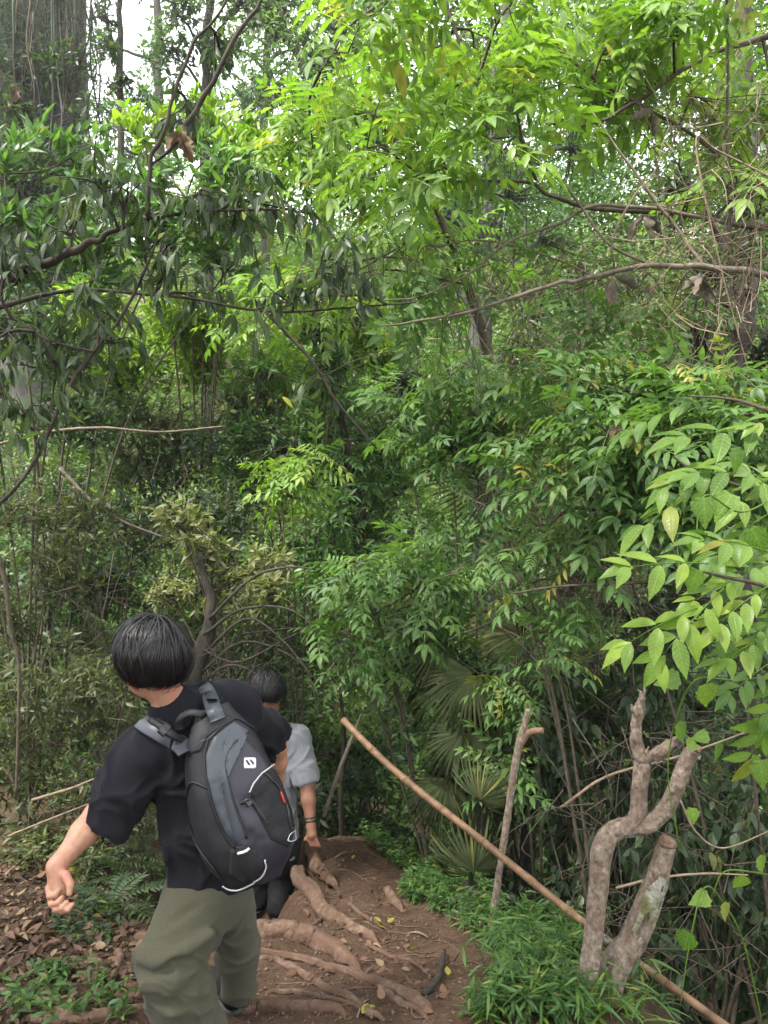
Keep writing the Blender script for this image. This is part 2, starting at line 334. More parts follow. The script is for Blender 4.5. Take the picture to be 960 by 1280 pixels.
# bare trodden earth along the trail, soil with litter elsewhere
trail = np.array([[-0.1, 0], [-0.2, 1.5], [-0.30, 2.4], [-0.2, 3.0], [-0.15, 3.7], [-0.35, 4.4], [-0.4, 5.2], [-0.4, 6.5]]); tw = np.array([.6, .6, .62, .62, .55, .52, .36, .3])
tp = catmull(np.column_stack([trail, tw]), 60)
dist = np.min(np.stack([np.hypot(GX - a, GY - b) / c for a, b, c in tp]), 0)
mask = np.clip((1.25 - dist - 0.22 * vnoise(gp, 4, 9) - 0.12 * vnoise(gp, 13, 8)) / 0.3, 0, 1)
nxg, nyg = GX.shape; ii = np.arange(nxg - 1)[:, None] * nyg; jj = np.arange(nyg - 1)[None]
GF = np.stack([ii + jj, ii + nyg + jj, ii + nyg + jj + 1, ii + jj + 1], -1).reshape(-1, 4)
m, N, L = mat_new('ground'); tc = N.new('ShaderNodeTexCoord')
def noise_node(sc, det=6, ro=0.6):
    n = N.new('ShaderNodeTexNoise'); n.inputs['Scale'].default_value = sc; n.inputs['Detail'].default_value = det; n.inputs['Roughness'].default_value = ro; L(tc.outputs['Object'], n.inputs['Vector']); return n
n1, n2, n3 = noise_node(3.2), noise_node(38, 8, 0.7), noise_node(140, 3)
r1 = ramp(N, [(0.32, (0.036, 0.022, 0.015)), (0.45, (0.072, 0.044, 0.029)), (0.58, (0.11, 0.069, 0.046)), (0.72, (0.18, 0.125, 0.088))])
r2 = ramp(N, [(0.3, (0.028, 0.020, 0.014)), (0.5, (0.062, 0.042, 0.027)), (0.66, (0.11, 0.075, 0.045)), (0.8, (0.055, 0.06, 0.028))])
mixn = N.new('ShaderNodeMix'); mixn.inputs[0].default_value = 0.55; L(n1.outputs[0], mixn.inputs[2]); L(n2.outputs[0], mixn.inputs[3])
L(mixn.outputs[0], r1.inputs[0]); L(mixn.outputs[0], r2.inputs[0])
at = N.new('ShaderNodeAttribute'); at.attribute_name = 'trail'; mx = N.new('ShaderNodeMix'); mx.data_type = 'RGBA'
L(at.outputs['Fac'], mx.inputs[0]); L(r2.outputs[0], mx.inputs[6]); L(r1.outputs[0], mx.inputs[7])
b = N.new('ShaderNodeBsdfPrincipled'); b.inputs['Roughness'].default_value = 0.95; b.inputs['Specular IOR Level'].default_value = 0.15; L(mx.outputs[2], b.inputs['Base Color'])
bp = N.new('ShaderNodeBump'); bp.inputs['Strength'].default_value = 0.9; bp.inputs['Distance'].default_value = 0.018; L(n2.outputs[0], bp.inputs['Height'])
bp2 = N.new('ShaderNodeBump'); bp2.inputs['Strength'].default_value = 0.6; bp2.inputs['Distance'].default_value = 0.004; L(n3.outputs[0], bp2.inputs['Height']); L(bp.outputs[0], bp2.inputs['Normal'])
L(bp2.outputs[0], b.inputs['Normal']); o = N.new('ShaderNodeOutputMaterial'); L(b.outputs[0], o.inputs[0])
top('ground', np.stack([GX, GY, GZ], -1).reshape(-1, 3), GF, m, kind='structure', attrs={'trail': mask.ravel()})

# ------------------------------------------------------------------ roots across the trail
def root(label, pts, r, embed=0.42, lift=0.0, wob=0.10):
    """pts: pixels; each laid on the ground, part sunk"""
    q = []; r = [v * .74 for v in r]
    for k, c in enumerate(pts):
        g = on_ground(*c) if len(c) == 2 else P(*c)
        rr = np.interp(k / (len(pts) - 1), np.linspace(0, 1, len(r)), r)
        q.append(g + [0, 0, rr * (1 - 2 * embed) + lift])
    q = catmull(np.array(q), len(q) * 3); inner = slice(1, -1)
    rr = np.interp(np.linspace(0, 1, len(q)), np.linspace(0, 1, len(r)), r)
    gz = ground(q[:, 0], q[:, 1]); q[:, 2] = np.where(np.arange(len(q)) % (len(q) - 1) == 0, gz - rr * 1.6, np.maximum(q[:, 2], gz - rr * 0.2)) if lift == 0 else q[:, 2]
    rr = rr * (1 + 0.05 * RNG.normal(0, 1, len(q))); rr[-1] *= .45; rr[-2] *= .7; rr = np.maximum(rr, 0.005)
    q[1:-1] += RNG.normal(0, 1, q[1:-1].shape) * [.16, .16, .05] * rr[1:-1, None]
    V, F = tube(q, rr, 20, len(q) * 5, .03, ridge=.07)
    V = V + (0.20 * rr.mean()) * vnoise(V, 6, 21)[:, None] + (0.09 * rr.mean()) * vnoise(V, 38, 22)[:, None]
    top('exposed_root', V, F, M['root'], label, 'root', base=[*q[len(q) // 2][:2], ground(*q[len(q) // 2][:2])], group='roots crossing the trail')
root('thick pale root sloping down from the hump beside the grey shirted hiker', [(366, 1083), (388, 1114), (413, 1146), (444, 1164), (479, 1181)], [.055, .06, .052, .045, .03])
root('broad root running down the top of the earth hump below the second hiker\'s hand', [(385, 1054), (394, 1080), (407, 1100), (425, 1113)], [.05, .055, .05, .03])
root('widest root along the step edge just right of the black trouser leg', [(296, 1163), (335, 1166), (372, 1172), (415, 1190), (452, 1216)], [.05, .058, .058, .05, .036])
root('long middle root crossing the trail from the trousers to the grass', [(300, 1186), (350, 1196), (400, 1209), (441, 1220), (470, 1229), (503, 1246), (548, 1270)], [.018, .021, .022, .024, .032, .035, .03])
root('thin root bending below the long middle root', [(322, 1201), (345, 1203), (372, 1217), (413, 1240), (448, 1258), (485, 1277)], [.016, .02, .021, .022, .022, .018])
root('short root loop knotted over the long middle root', [(455, 1223), (463, 1214), (476, 1211), (490, 1216)], [.012, .014, .013, .008])
root('smooth log-like root lying along the bottom edge behind the olive trousers', [(292, 1266), (330, 1262), (370, 1262), (410, 1264), (438, 1272)], [.032, .032, .03, .026, .018])
root('flat weathered root along the bottom left edge under the herbs', [(30, 1277), (90, 1276), (150, 1272), (215, 1270)], [.02, .025, .025, .02])
root('slim dark root on the hump left of the yellow leaf', [(434, 1129), (450, 1143), (476, 1158)], [.016, .015, .008])
root('stubby root at the foot of the ferny slope beside the grass', [(482, 1112), (492, 1126), (505, 1142)], [.035, .04, .03])
root('knobbly root stub poking out left of the olive trousers', [(149, 1188), (148, 1205), (141, 1222), (136, 1232)], [.022, .018, .014, .01])
root('hair-thin root crossing the hump near the top of the trail', [(420, 1090), (445, 1093), (463, 1108)], [.008, .008, .005])

root('thin root branching up from the step edge root', [(372, 1172), (390, 1160), (404, 1148), (415, 1143)], [.016, .014, .012, .006])
root('slender root parallel to the bottom log root', [(330, 1240), (375, 1244), (420, 1252), (455, 1262)], [.014, .014, .012, .008])
root('thin root forking off the long middle root towards the bottom', [(470, 1230), (490, 1250), (520, 1264), (540, 1277)], [.016, .018, .016, .010])
root('thin root under the yellow leaf running to the grass', [(455, 1180), (485, 1196), (515, 1206), (540, 1222)], [.012, .014, .012, .006])

# soil crumbs and root hairs on the trodden earth
rgr = np.random.default_rng(91); Bc = Bag(); ico = np.array([(1, 0, 0), (-1, 0, 0), (0, 1, 0), (0, -1, 0), (0, 0, 1), (0, 0, -1)], float); icf = np.array([(0, 2, 4), (2, 1, 4), (1, 3, 4), (3, 0, 4), (2, 0, 5), (1, 2, 5), (3, 1, 5), (0, 3, 5)])
for _ in range(2600):
    k = rgr.integers(len(tp)); x, y = tp[k, 0] + rgr.normal(0, .45) * tp[k, 2] * 1.2, tp[k, 1] + rgr.normal(0, .1)
    if y < 2.3: continue
    r_ = .003 + .009 * rgr.uniform()**3; Bc.add(ico * r_ * rgr.uniform(.6, 1.4, (6, 3)) + [x, y, float(ground(x, y)) + r_ * .3], icf, rgr.uniform())
top('soil_crumbs', *Bc.get(), M['root'], kind='stuff')
Bh = Bag()
for _ in range(70):
    k = rgr.integers(20, len(tp)); x, y = tp[k, 0] + rgr.normal(0, .4) * tp[k, 2], tp[k, 1]; a = rgr.uniform(-.9, .3); q = []
    for t_ in np.linspace(0, rgr.uniform(.1, .35), 7): q.append([x + math.cos(a) * t_, y + math.sin(a) * t_, 0]); a += rgr.normal(0, .25)
    q = np.array(q); q[:, 2] = ground(q[:, 0], q[:, 1]) + .003; Bh.add(*tube(q, [.0035, .003, .001], 4, 12, .1, rng=rgr))
top('root_hairs', *Bh.get(), M['root'], kind='stuff')
# ------------------------------------------------------------------ branch posts and the bamboo rail
base = P(735, 1262, 2.6); base[2] = ground(base[0], base[1])
t = thing('forked_branch_post', 'bare twisted branch post forking into two cut stubs beside the bamboo rail', 'post', base)
V, F = tube([P(727, 1278, 2.6) - [0, 0, .12], P(733, 1240, 2.6), P(741, 1180, 2.6), P(748, 1110, 2.6), P(753, 1060, 2.6), P(766, 1040, 2.6), P(788, 1032, 2.6)], [0.0344, 0.0328, 0.0303, 0.0312, 0.0344, 0.0328, 0.0312], 16, 46, .012, ridge=.045)
V = V + .006 * vnoise(V, 22, 3)[:, None] + .0035 * vnoise(V * [1, 1, .5], 70, 31)[:, None]; part('trunk', V, F, M['post'], t)
V, F = tube([P(780, 1036, 2.6), P(796, 1020, 2.6), P(799, 985, 2.61), P(804, 952, 2.62)], [0.0246, 0.0295, 0.0262, 0.0295], 14, 26, .012, ridge=.045); b1 = part('branch', V + .006 * vnoise(V, 26, 5)[:, None] + .0035 * vnoise(V * [1, 1, .5], 70, 31)[:, None], F, M['post'], t)
V, F = tube([P(804, 955, 2.62), P(796, 930, 2.62), P(795, 905, 2.62), P(800, 885, 2.62), P(803, 868, 2.62)], [0.0262, 0.0213, 0.0180, 0.0213, 0.0057], 12, 26, .012); part('stub', V + .005 * vnoise(V, 40, 6)[:, None] + .0035 * vnoise(V * [1, 1, .5], 70, 31)[:, None], F, M['post'], b1)
V, F = tube([P(800, 950, 2.62), P(815, 946, 2.6), P(830, 938, 2.58), P(838, 929, 2.57)], [0.0246, 0.0213, 0.0213, 0.0164], 12, 20, .012); part('stub', V + .007 * vnoise(V, 40, 7)[:, None] + .0035 * vnoise(V * [1, 1, .5], 70, 31)[:, None], F, M['post'], b1)
V, F = tube([P(785, 1034, 2.6), P(810, 1031, 2.59), P(830, 1015, 2.57), P(846, 985, 2.55), P(857, 955, 2.54), P(866, 937, 2.53)], [0.0279, 0.0295, 0.0279, 0.0262, 0.0246, 0.0230], 14, 34, .012, ridge=.045); b2 = part('branch', V + .006 * vnoise(V, 26, 8)[:, None] + .0035 * vnoise(V * [1, 1, .5], 70, 31)[:, None], F, M['post'], t)
V, F = tube([P(865, 939, 2.53), P(871, 932, 2.53)], [0.0221, 0.0164], 12, 4, .08); part('cut_end', V, F, M['cut_wood'], b2)

for pts, r_ in [([(803, 876), (801, 866), (797, 862)], .006), ([(803, 872), (806, 864), (805, 858)], .005), ([(797, 893), (791, 886), (789, 880)], .007), ([(836, 932), (842, 924), (850, 918)], .008), ([(836, 934), (844, 932), (848, 926)], .006), ([(812, 948), (808, 940), (811, 933)], .007), ([(822, 943), (828, 949), (836, 952)], .006), ([(866, 945), (873, 948), (876, 944)], .006)]:
    part('splinter', *tube([P(x, y, 2.6) for x, y in pts], [r_ * 1.6, r_, r_ * .3], 6, 8, .15), M['post'], b1)
base = P(755, 1240, 2.7); base[2] = ground(base[0], base[1])
t = thing('stump_post', 'short leaning cut stump post with grey lichen patch behind the forked post', 'post', base)
q = [P(745, 1265, 2.66) - [0, 0, .1], P(765, 1215, 2.66), P(790, 1175, 2.65), P(812, 1125, 2.64), P(826, 1085, 2.63), P(834, 1056, 2.62)]
V, F = tube(q, [.050, .049, .048, .044, .036, .030], 18, 44, .012, ridge=.045); tr = part('trunk', V + .008 * vnoise(V, 18, 11)[:, None] + .0035 * vnoise(V * [1, 1, .5], 70, 31)[:, None], F, M['post'], t)
V, F = tube([P(834, 1056, 2.62), P(836, 1048, 2.62)], [.031, .024], 14, 4, .012, ridge=.045); part('cut_end', V, F, M['cut_wood'], t)
# lichen: a thin crust on the camera side of the stump
ax = catmull(np.array(q), 60)[26:48]; rr = np.interp(np.linspace(0, 1, 60), np.linspace(0, 1, 6), [.050, .049, .048, .044, .036, .030])[26:48]
ux = np.array([0.8, -0.15, 0.45]); cr = []; ang = np.linspace(-1.0, 0.55, 14)
for c, r_ in zip(ax, rr):
    td = nrm(ax[-1] - ax[0]); s1 = nrm(np.cross(td, [0, -1, 0])); s2 = nrm(np.cross(s1, td)); s2 = s2 if s2[1] < 0 else -s2; s1 = s1 if s1[0] > 0 else -s1
    wdt = 1.0
    cr.append([c + (r_ * 1.05 + .003) * (np.sin(a) * s1 + np.cos(a) * s2) for a in ang])
cr = np.array(cr); cr = cr + 0.004 * vnoise(cr, 60, 4)[..., None]; nA, nB = cr.shape[:2]
F = np.array([[i * nB + j, i * nB + j + 1, (i + 1) * nB + j + 1, (i + 1) * nB + j] for i in range(nA - 1) for j in range(nB - 1)
              if ((i / nA - .5) / .40)**2 + ((j / nB - .5) / .38)**2 + 1.1 * float(vnoise(np.array([i * .45, j * .55, 0.]), 1.0, 2)) < 1])
part('lichen_patch', cr.reshape(-1, 3), F, M['lichen'], t)

base = on_ground(611, 1172)
t = thing('stake', 'thin upright branch stake with a side snag holding the bamboo rail', 'post', base)
dS = base[1]
V, F = tube([base - [0.01, 0, .12], P(621, 1110, dS), P(633, 1030, dS), P(645, 950, dS), P(653, 915, dS), P(661, 886, dS)], [.015, .016, .016, .017, .017, .012], 12, 40, .012); part('stem', V + .004 * vnoise(V, 30, 12)[:, None] + .0035 * vnoise(V * [1, 1, .5], 70, 31)[:, None], F, M['post'], t)
V, F = tube([P(650, 930, dS), P(658, 918, dS), P(668, 914, dS - .03), P(679, 913, dS - .05)], [.017, .018, .016, .013], 10, 16, .012); part('snag', V, F, M['cut_wood'], t)
V, F = tube([P(600, 1152, dS - .05), P(606, 1166, dS), P(612, 1176, dS)], [.005, .007, .008], 6, 8, .1); part('root', V, F, M['post'], t)

A, Bp = P(429, 900, 4.05), P(915, 1290, 2.62)
t = thing('bamboo_rail', 'long brown bamboo pole slanting down to the lower right as a handrail', 'handrail', (A + Bp) / 2)
pos = np.concatenate([[0], np.cumsum(RNG.uniform(.8, 1.2, 9))]); pos /= pos[-1]
rA, rB = .0175, .0145
for k in range(9):
    a, b_ = pos[k], pos[k + 1]; sag = lambda s: A + (Bp - A) * s - np.array([0.012 * math.sin(7 * s), 0, 0.05 * math.sin(math.pi * s) + .008 * math.sin(11 * s)])
    rad = rA + (rB - rA) * (a + b_) / 2
    V, F = tube([sag(a), sag((a + b_) / 2), sag(b_)], [rad * 1.12, rad * 1.02, rad, rad, rad, rad * 1.02, rad * 1.12], 12, 14); part('culm_segment', V, F, M['bamboo'], t)
sp = A + (Bp - A) * 0.765 - np.array([0, 0, .04]); dr = nrm(Bp - A)
V, F = tube([sp - dr * .012, sp + dr * .012], [.019, .019], 12, 4); part('wire_tie', V, F, mat_solid('wire', [(0.3, (.06, .06, .058)), (0.7, (.12, .12, .115))], 80, .5, .2, .001, metal=.5), t)
top('stick', *tube([on_ground(556, 1196) + [0, 0, .02], on_ground(551, 1222) + [0, 0, .02], on_ground(541, 1240) + [0, 0, .02], on_ground(530, 1248) + [0, 0, .01]], [.006, .012, .014, .012], 8, 14, .1), M['bark_dark'], 'dark charred stick lying on the trail beside the grass', 'stick', base=on_ground(545, 1235))
for lab, a, b_, r_ in [('pale dry twig on the hump above the curved root', (418, 1074), (441, 1067), .005), ('short dead twig lying among the bottom roots', (446, 1276), (461, 1252), .004),
                       ('thin dead twig across the leaf litter by the ferns', (5, 1098), (40, 1072), .006), ('bent dead twig lying left of the trail grass', (511, 1168), (536, 1175), .004)]:
    q0, q1 = on_ground(*a), on_ground(*b_); mid = (q0 + q1) / 2 + [0, 0, .02]; mid[2] = max(mid[2], ground(mid[0], mid[1]) + .012)
    top('fallen_twig', *tube([q0 + [0, 0, .006], mid, q1 + [0, 0, .008]], [r_, r_, r_ * .5], 6, 10, .15), M['twig_dry'], lab, 'twig', base=q0, group='fallen twigs')
# ------------------------------------------------------------------ people
from mathutils.bvhtree import BVHTree
class SDF:
    """smooth union of tapered limbs / ellipsoids with per-block culling; cuts are applied last"""
    def __init__(s, k=.02): s.p = []; s.k = k; s.cut = []
    def cone(s, a, b, ra, rb, k=None, fl=None, sq=1.0):
        a = np.asarray(a, float); b = np.asarray(b, float); c = (a + b) / 2
        s.p.append((lambda p: sd_cone(p, a, b, ra, rb, fl, sq), c, np.linalg.norm(a - b) / 2 + max(ra, rb), k or s.k)); return s
    def chain(s, pts, rs, k=None):
        for i in range(len(pts) - 1): s.cone(pts[i], pts[i + 1], rs[i], rs[i + 1], k)
        return s
    def ell(s, c, axes, r, k=None):
        c = np.asarray(c, float); s.p.append((lambda p: sd_ell(p, c, axes, r), c, max(r), k or s.k)); return s
    def minus_cone(s, a, b, ra, rb, k=.006): s.cut.append(lambda p: (-sd_cone(p, a, b, ra, rb), k)); return s
    def plane(s, c, n, k=.004):
        c = np.asarray(c, float); n = nrm(n); s.cut.append(lambda p: ((p - c) @ n, k)); return s
    def __call__(s, p):
        lo, hi = p.min(0), p.max(0); pc = (lo + hi) / 2; pr = np.linalg.norm(hi - lo) / 2
        gap = [max(0, np.linalg.norm(c - pc) - r - pr) for _, c, r, _ in s.p]; mn = min(gap); d = None
        for (fn, c, r, k), g in zip(s.p, gap):
            if g > mn + .12: continue
            v = fn(p); d = v if d is None else smin(d, v, k)
        for q in s.cut:
            v, k = q(p); d = smax(d, v, k)
        return d
    def box(s, m=.05):
        lo = np.min([c - r for _, c, r, _ in s.p], 0) - m; hi = np.max([c + r for _, c, r, _ in s.p], 0) + m; return lo, hi
    def mesh(s, h): return sd_mesh(s, *s.box(), h)
def vnormals(V, F):
    n = np.zeros_like(V); q = V[F]; fn = np.cross(q[:, 2] - q[:, 0], q[:, 3] - q[:, 1])
    for k in range(4): np.add.at(n, F[:, k], fn)
    return nrm(n)
def relax(V, F, it=2, lam=.5):
    for _ in range(it):
        a = np.zeros_like(V); c = np.zeros(len(V))
        for k in range(4):
            for m in (1, 3): np.add.at(a, F[:, k], V[F[:, (k + m) % 4]]); np.add.at(c, F[:, k], 1)
        V = V + lam * (a / c[:, None] - V)
    return V
def folds(V, F, amp, axis, along=3.0, across=16.0, seed=0, weight=None):
    """soft cloth creases running along an axis"""
    n = vnormals(V, F); axis = nrm(axis); t = (V @ axis)[:, None] * axis; q = t * along + (V - t) * across
    q = q + 1.2 * np.stack([vnoise(V, 6, seed + k) for k in range(3)], -1)
    r = (1 - np.abs(vnoise(q, 1.0, seed)))**5 - 0.18 + .35 * vnoise(V, 9, seed + 5)
    return V + n * (amp * r * (1 if weight is None else weight))[:, None]
def bvh_of(*objs):
    V = []; T = []; n = 0
    for o in objs:
        v = np.empty(len(o.data.vertices) * 3, np.float32); o.data.vertices.foreach_get('co', v); v = v.reshape(-1, 3) + ORG[o.name]
        T += [[i + n for i in p.vertices] for p in o.data.polygons]; V += [tuple(map(float, x)) for x in v]; n = len(V)
    return BVHTree.FromPolygons(V, T)
def cast(bv, px, py, off=0.0):
    d = Vector(P(px, py, 1.0) - np.array([0, 0, CAM_Z])).normalized()
    h, nn, i, t = bv.ray_cast(Vector((0, 0, CAM_Z)), d)
    if h is None: return None
    if nn.dot(d) > 0: nn = -nn
    return np.array(h + nn * off)
def strip(pts, nrms, width, thick, n=24):
    """a flat strap: box section swept along pts"""
    p = catmull(pts, n); up = nrm(catmull(nrms, n)); t = nrm(np.gradient(p, axis=0)); s = nrm(np.cross(t, up))
    w_ = np.interp(np.linspace(0, 1, n), np.linspace(0, 1, len(width)), width) if not np.isscalar(width) else np.full(n, width)
    prof = [(-.5, -.3), (-.44, .5), (.44, .5), (.5, -.3)]
    V = np.stack([p + s * (a * w_)[:, None] + up * (b_ * thick) for a, b_ in prof], 1).reshape(-1, 3)
    F = [[i * 4 + j, i * 4 + (j + 1) % 4, i * 4 + 4 + (j + 1) % 4, i * 4 + 4 + j] for i in range(n - 1) for j in range(4)] + [[0, 1, 2, 3], [(n - 1) * 4 + j for j in (3, 2, 1, 0)]]
    return V, np.array(F)
M['skin'] = mat_solid('skin', [(0.3, (0.29, 0.145, 0.09)), (0.7, (0.41, 0.22, 0.145))], 60, .48, .5, .0015, spec=.4, second=((0.36, 0.15, 0.105), 16, .48, .66))
M['skin2'] = mat_solid('skin_tan', [(0.3, (0.20, 0.09, 0.055)), (0.7, (0.29, 0.14, 0.085))], 14, .5, .25, .001, spec=.4)
M['tee_black'] = mat_solid('black_cotton', [(0.3, (0.007, 0.007, 0.010)), (0.7, (0.013, 0.013, 0.017))], 300, .95, .25, .001, sheen=.03, spec=.12)
M['tee_grey'] = mat_solid('grey_cotton', [(0.35, (0.15, 0.155, 0.17)), (0.65, (0.235, 0.24, 0.26))], 260, .9, .3, .001, sheen=.2)
M['olive_cloth'] = mat_solid('olive_cloth', [(0.3, (0.044, 0.042, 0.026)), (0.7, (0.066, 0.063, 0.040))], 220, .9, .2, .001, sheen=.06)
M['black_cloth'] = mat_solid('black_cloth', [(0.3, (0.006, 0.006, 0.007)), (0.7, (0.014, 0.014, 0.016))], 220, .85, .2, .001)
M['nylon'] = mat_solid('black_nylon', [(0.3, (0.005, 0.005, 0.007)), (0.7, (0.011, 0.011, 0.014))], 380, .55, .35, .0012, spec=.4)
M['nylon_purple'] = mat_solid('plum_nylon', [(0.3, (0.013, 0.011, 0.018)), (0.7, (0.023, 0.020, 0.031))], 380, .5, .3, .001, spec=.45)
M['nylon_grey'] = mat_solid('grey_nylon', [(0.3, (0.030, 0.035, 0.044)), (0.7, (0.048, 0.055, 0.067))], 300, .42, .25, .001, spec=.5)
M['mesh_cloth'] = mat_solid('mesh_fabric', [(0.45, (0.004, 0.004, 0.005)), (0.55, (0.02, 0.02, 0.022))], 420, .8, .5, .0015)
M['plastic'] = mat_solid('black_plastic', [(0.3, (0.012, 0.012, 0.013)), (0.7, (0.02, 0.02, 0.022))], 60, .3, .05, .001, spec=.5)
M['white'] = mat_solid('white_print', [(0.3, (0.55, 0.55, 0.54)), (0.7, (0.68, 0.68, 0.66))], 120, .5, .1, .001)
M['reflect'] = mat_solid('reflective_piping', [(0.3, (0.32, 0.33, 0.34)), (0.7, (0.5, 0.51, 0.52))], 120, .4, .1, .001)
M['red'] = mat_solid('red_cord', [(0.3, (0.35, 0.03, 0.015)), (0.7, (0.5, 0.05, 0.02))], 60, .5, .1, .001)
M['sole'] = mat_solid('shoe_sole', [(0.3, (0.03, 0.03, 0.03)), (0.7, (0.07, 0.065, 0.06))], 60, .6, .2, .001)
M['eye'] = mat_solid('eye', [(0.3, (0.6, 0.58, 0.55)), (0.7, (0.7, 0.68, 0.65))], 10, .2, 0, .001)
def mat_hair():
    m, N, L = mat_new('black_hair'); a = N.new('ShaderNodeAttribute'); a.attribute_name = 'tint'
    r = ramp(N, [(0, (0.002, 0.0018, 0.002)), (.7, (0.008, 0.007, 0.008)), (1, (0.022, 0.018, 0.018))]); L(a.outputs['Fac'], r.inputs[0])
    b = N.new('ShaderNodeBsdfPrincipled'); b.inputs['Roughness'].default_value = .42; b.inputs['Specular IOR Level'].default_value = .38; b.inputs['Anisotropic'].default_value = .6
    L(r.outputs[0], b.inputs['Base Color']); o = N.new('ShaderNodeOutputMaterial'); L(b.outputs[0], o.inputs[0]); return m
M['hair'] = mat_hair()

def head_axes(fwd, upv):
    f = nrm(fwd); u = nrm(np.asarray(upv, float) - f * np.dot(upv, f)); return f, nrm(np.cross(f, u)), u     # forward, right, up
def add_head(S, c, f, r, u):
    A = np.array([f, r, u])
    S.ell(c + f * -.008 + u * .012, A, (.097, .077, .107)); S.ell(c + f * .035 - u * .055, A, (.058, .058, .06), .03)
    S.cone(c + f * .09 + u * .012, c + f * .112 - u * .028, .009, .015, .012)                                   # nose
    for s in (-1, 1):
        S.cone(c + f * .088 + r * s * .018 + u * .032, c + f * .078 + r * s * .045 + u * .03, .009, .008, .012)  # brows
        S.ell(c + r * s * .08 - f * .006 - u * .005, np.array([nrm(f + r * s * .35), nrm(r - f * s * .35), u]), (.018, .008, .031), .006)  # ears
    S.cone(c + f * .096 - u * .058 - r * .02, c + f * .096 - u * .058 + r * .02, .007, .007, .01); S.cone(c + f * .09 - u * .069 - r * .016, c + f * .09 - u * .069 + r * .016, .008, .008, .01)
def add_eyes(root, c, f, r, u):
    for s in (-1, 1):
        V, F = sd_mesh(lambda p: np.linalg.norm(p - (c + f * .078 + r * s * .031 + u * .012), axis=1) - .0125, c - .13, c + .13, .0035, 8); part('eye', V, F, M['eye'], root)
def hair_strands(root, c, f, r, u, rad, n, crown, end_fn, seg=9, thick=.0012, lift=.004, seed=1, jit=.06):
    """locks falling from the crown over an ellipsoid"""
    rng = np.random.default_rng(seed); B = Bag(); a4 = np.linspace(0, 2 * math.pi, 4)[:3]
    cz = nrm(u + f * crown[0] + r * crown[1]); cx = nrm(f - cz * np.dot(f, cz)); cy = np.cross(cz, cx)
    nl_ = max(60, n // 30); lk = rng.uniform(0, 2 * math.pi, nl_); lo_ = rng.uniform(0, 1, nl_); le = rng.normal(0, .06, nl_)
    for i in range(n):
        li = rng.integers(nl_); th = (lk[li] + rng.normal(0, .07)) % (2 * math.pi); pe = end_fn(th) * (rng.uniform(.86, 1.04) + .05 * math.sin(th * 9) + le[li]); ps = pe * rng.uniform(0, .75) if i % 3 else rng.uniform(.02, .3)
        ph = np.linspace(ps, pe, seg); tt = th + rng.normal(0, jit) * (ph - ps) + .10 * np.sin(ph * 2 + th * 3) + .25 * (1 - ph / pe)
        dr = np.cos(ph)[:, None] * cz + np.sin(ph)[:, None] * (np.cos(tt)[:, None] * cx + np.sin(tt)[:, None] * cy)
        q = np.stack([dr @ f / rad[0], dr @ r / rad[1], dr @ u / rad[2]], -1); rr = 1 / np.linalg.norm(q, axis=1)
        k = (ph / pe)
        pts = c + dr * (rr + (lift * .8 * lo_[li] + rng.uniform(0, lift)) * (1 if rng.uniform() < .93 else 2.6) + .006 * np.sin(k * 3.1) - .022 * np.clip(k - .86, 0, 1) / .14)[:, None]
        t = nrm(np.gradient(pts, axis=0)); s1 = nrm(np.cross(t, dr)); w_ = thick * (1 - .7 * k)[:, None] * rng.uniform(.7, 1.6)
        V = np.stack([pts - s1 * w_ * 1.6, pts + dr * w_ * .9, pts + s1 * w_ * 1.6], 1).reshape(-1, 3)
        j = np.arange(seg - 1)[:, None] * 3; F = np.concatenate([np.stack([j + a, j + b_, j + 3 + b_, j + 3 + a], -1).reshape(-1, 4) for a, b_ in ((0, 1), (1, 2))])
        B.add(V, F, rng.uniform(0, 1))
    return B
def shoe(root, heel, toe, up=np.array([0, 0, 1.]), hgt=.075):
    d = nrm(toe - heel); L_ = np.linalg.norm(toe - heel); s = nrm(np.cross(d, up))
    S = SDF(.025); S.cone(heel + up * .045, heel + d * .06 + up * (hgt), .036, .04); S.cone(heel + up * .035, heel + d * L_ * .5 + up * .035, .035, .037); S.cone(heel + d * L_ * .5 + up * .035, toe + up * .028, .038, .033)
    S.plane(heel, -up); V, F = S.mesh(.006); sh = part('shoe', relax(V, F), F, M['black_cloth'], root)
    S = SDF(.02); S.cone(heel, heel + d * L_ * .5, .04, .041, fl=up, sq=.45); S.cone(heel + d * L_ * .5, toe, .042, .036, fl=up, sq=.45); V, F = S.mesh(.006); part('sole', V, F, M['sole'], sh)
    pts = [heel - d * .034 + up * .03 - s * .012, heel - d * .030 + up * .06, heel - d * .034 + up * .03 + s * .012]; part('trim', *tube(pts, [.003, .003, .003], 6, 10), M['white'], sh)

# ---- hiker with the backpack
F1 = nrm([-.55, .83, 0]); R1 = nrm([.83, .55, 0]); UP = np.array([0, 0, 1.])
rootp = P(285, 1290, 2.55); rootp[2] = ground(rootp[0], rootp[1])
H1 = thing('person', 'hiker in black T-shirt and olive trousers carrying a backpack, left arm swung out', 'person', rootp)
hc = P(189, 824, 2.42); hf, hr, hu = head_axes([-.80, .55, -.24], [-.14, .10, 1])
SHL, ELL, WRL = P(178, 945, 2.42), P(122, 1020, 2.42), P(71, 1083, 2.27)
SHR, ELR, WRR = P(300, 889, 2.60), P(345, 932, 2.80), P(346, 985, 2.92)
NB = P(216, 888, 2.46)
S = SDF(.025); add_head(S, hc, hf, hr, hu)
S.cone(hc - hu * .05 - hf * .02, NB, .050, .052, .03)
S.cone(P(240, 905, 2.49), P(262, 1090, 2.5), .12, .125, fl=F1, sq=.7); S.cone(SHL, NB, .05, .055); S.cone(NB, SHR, .055, .05)
S.chain([SHL, ELL], [.048, .040]); S.chain([ELL, (ELL * .65 + WRL * .35), WRL], [.040, .039, .0265])
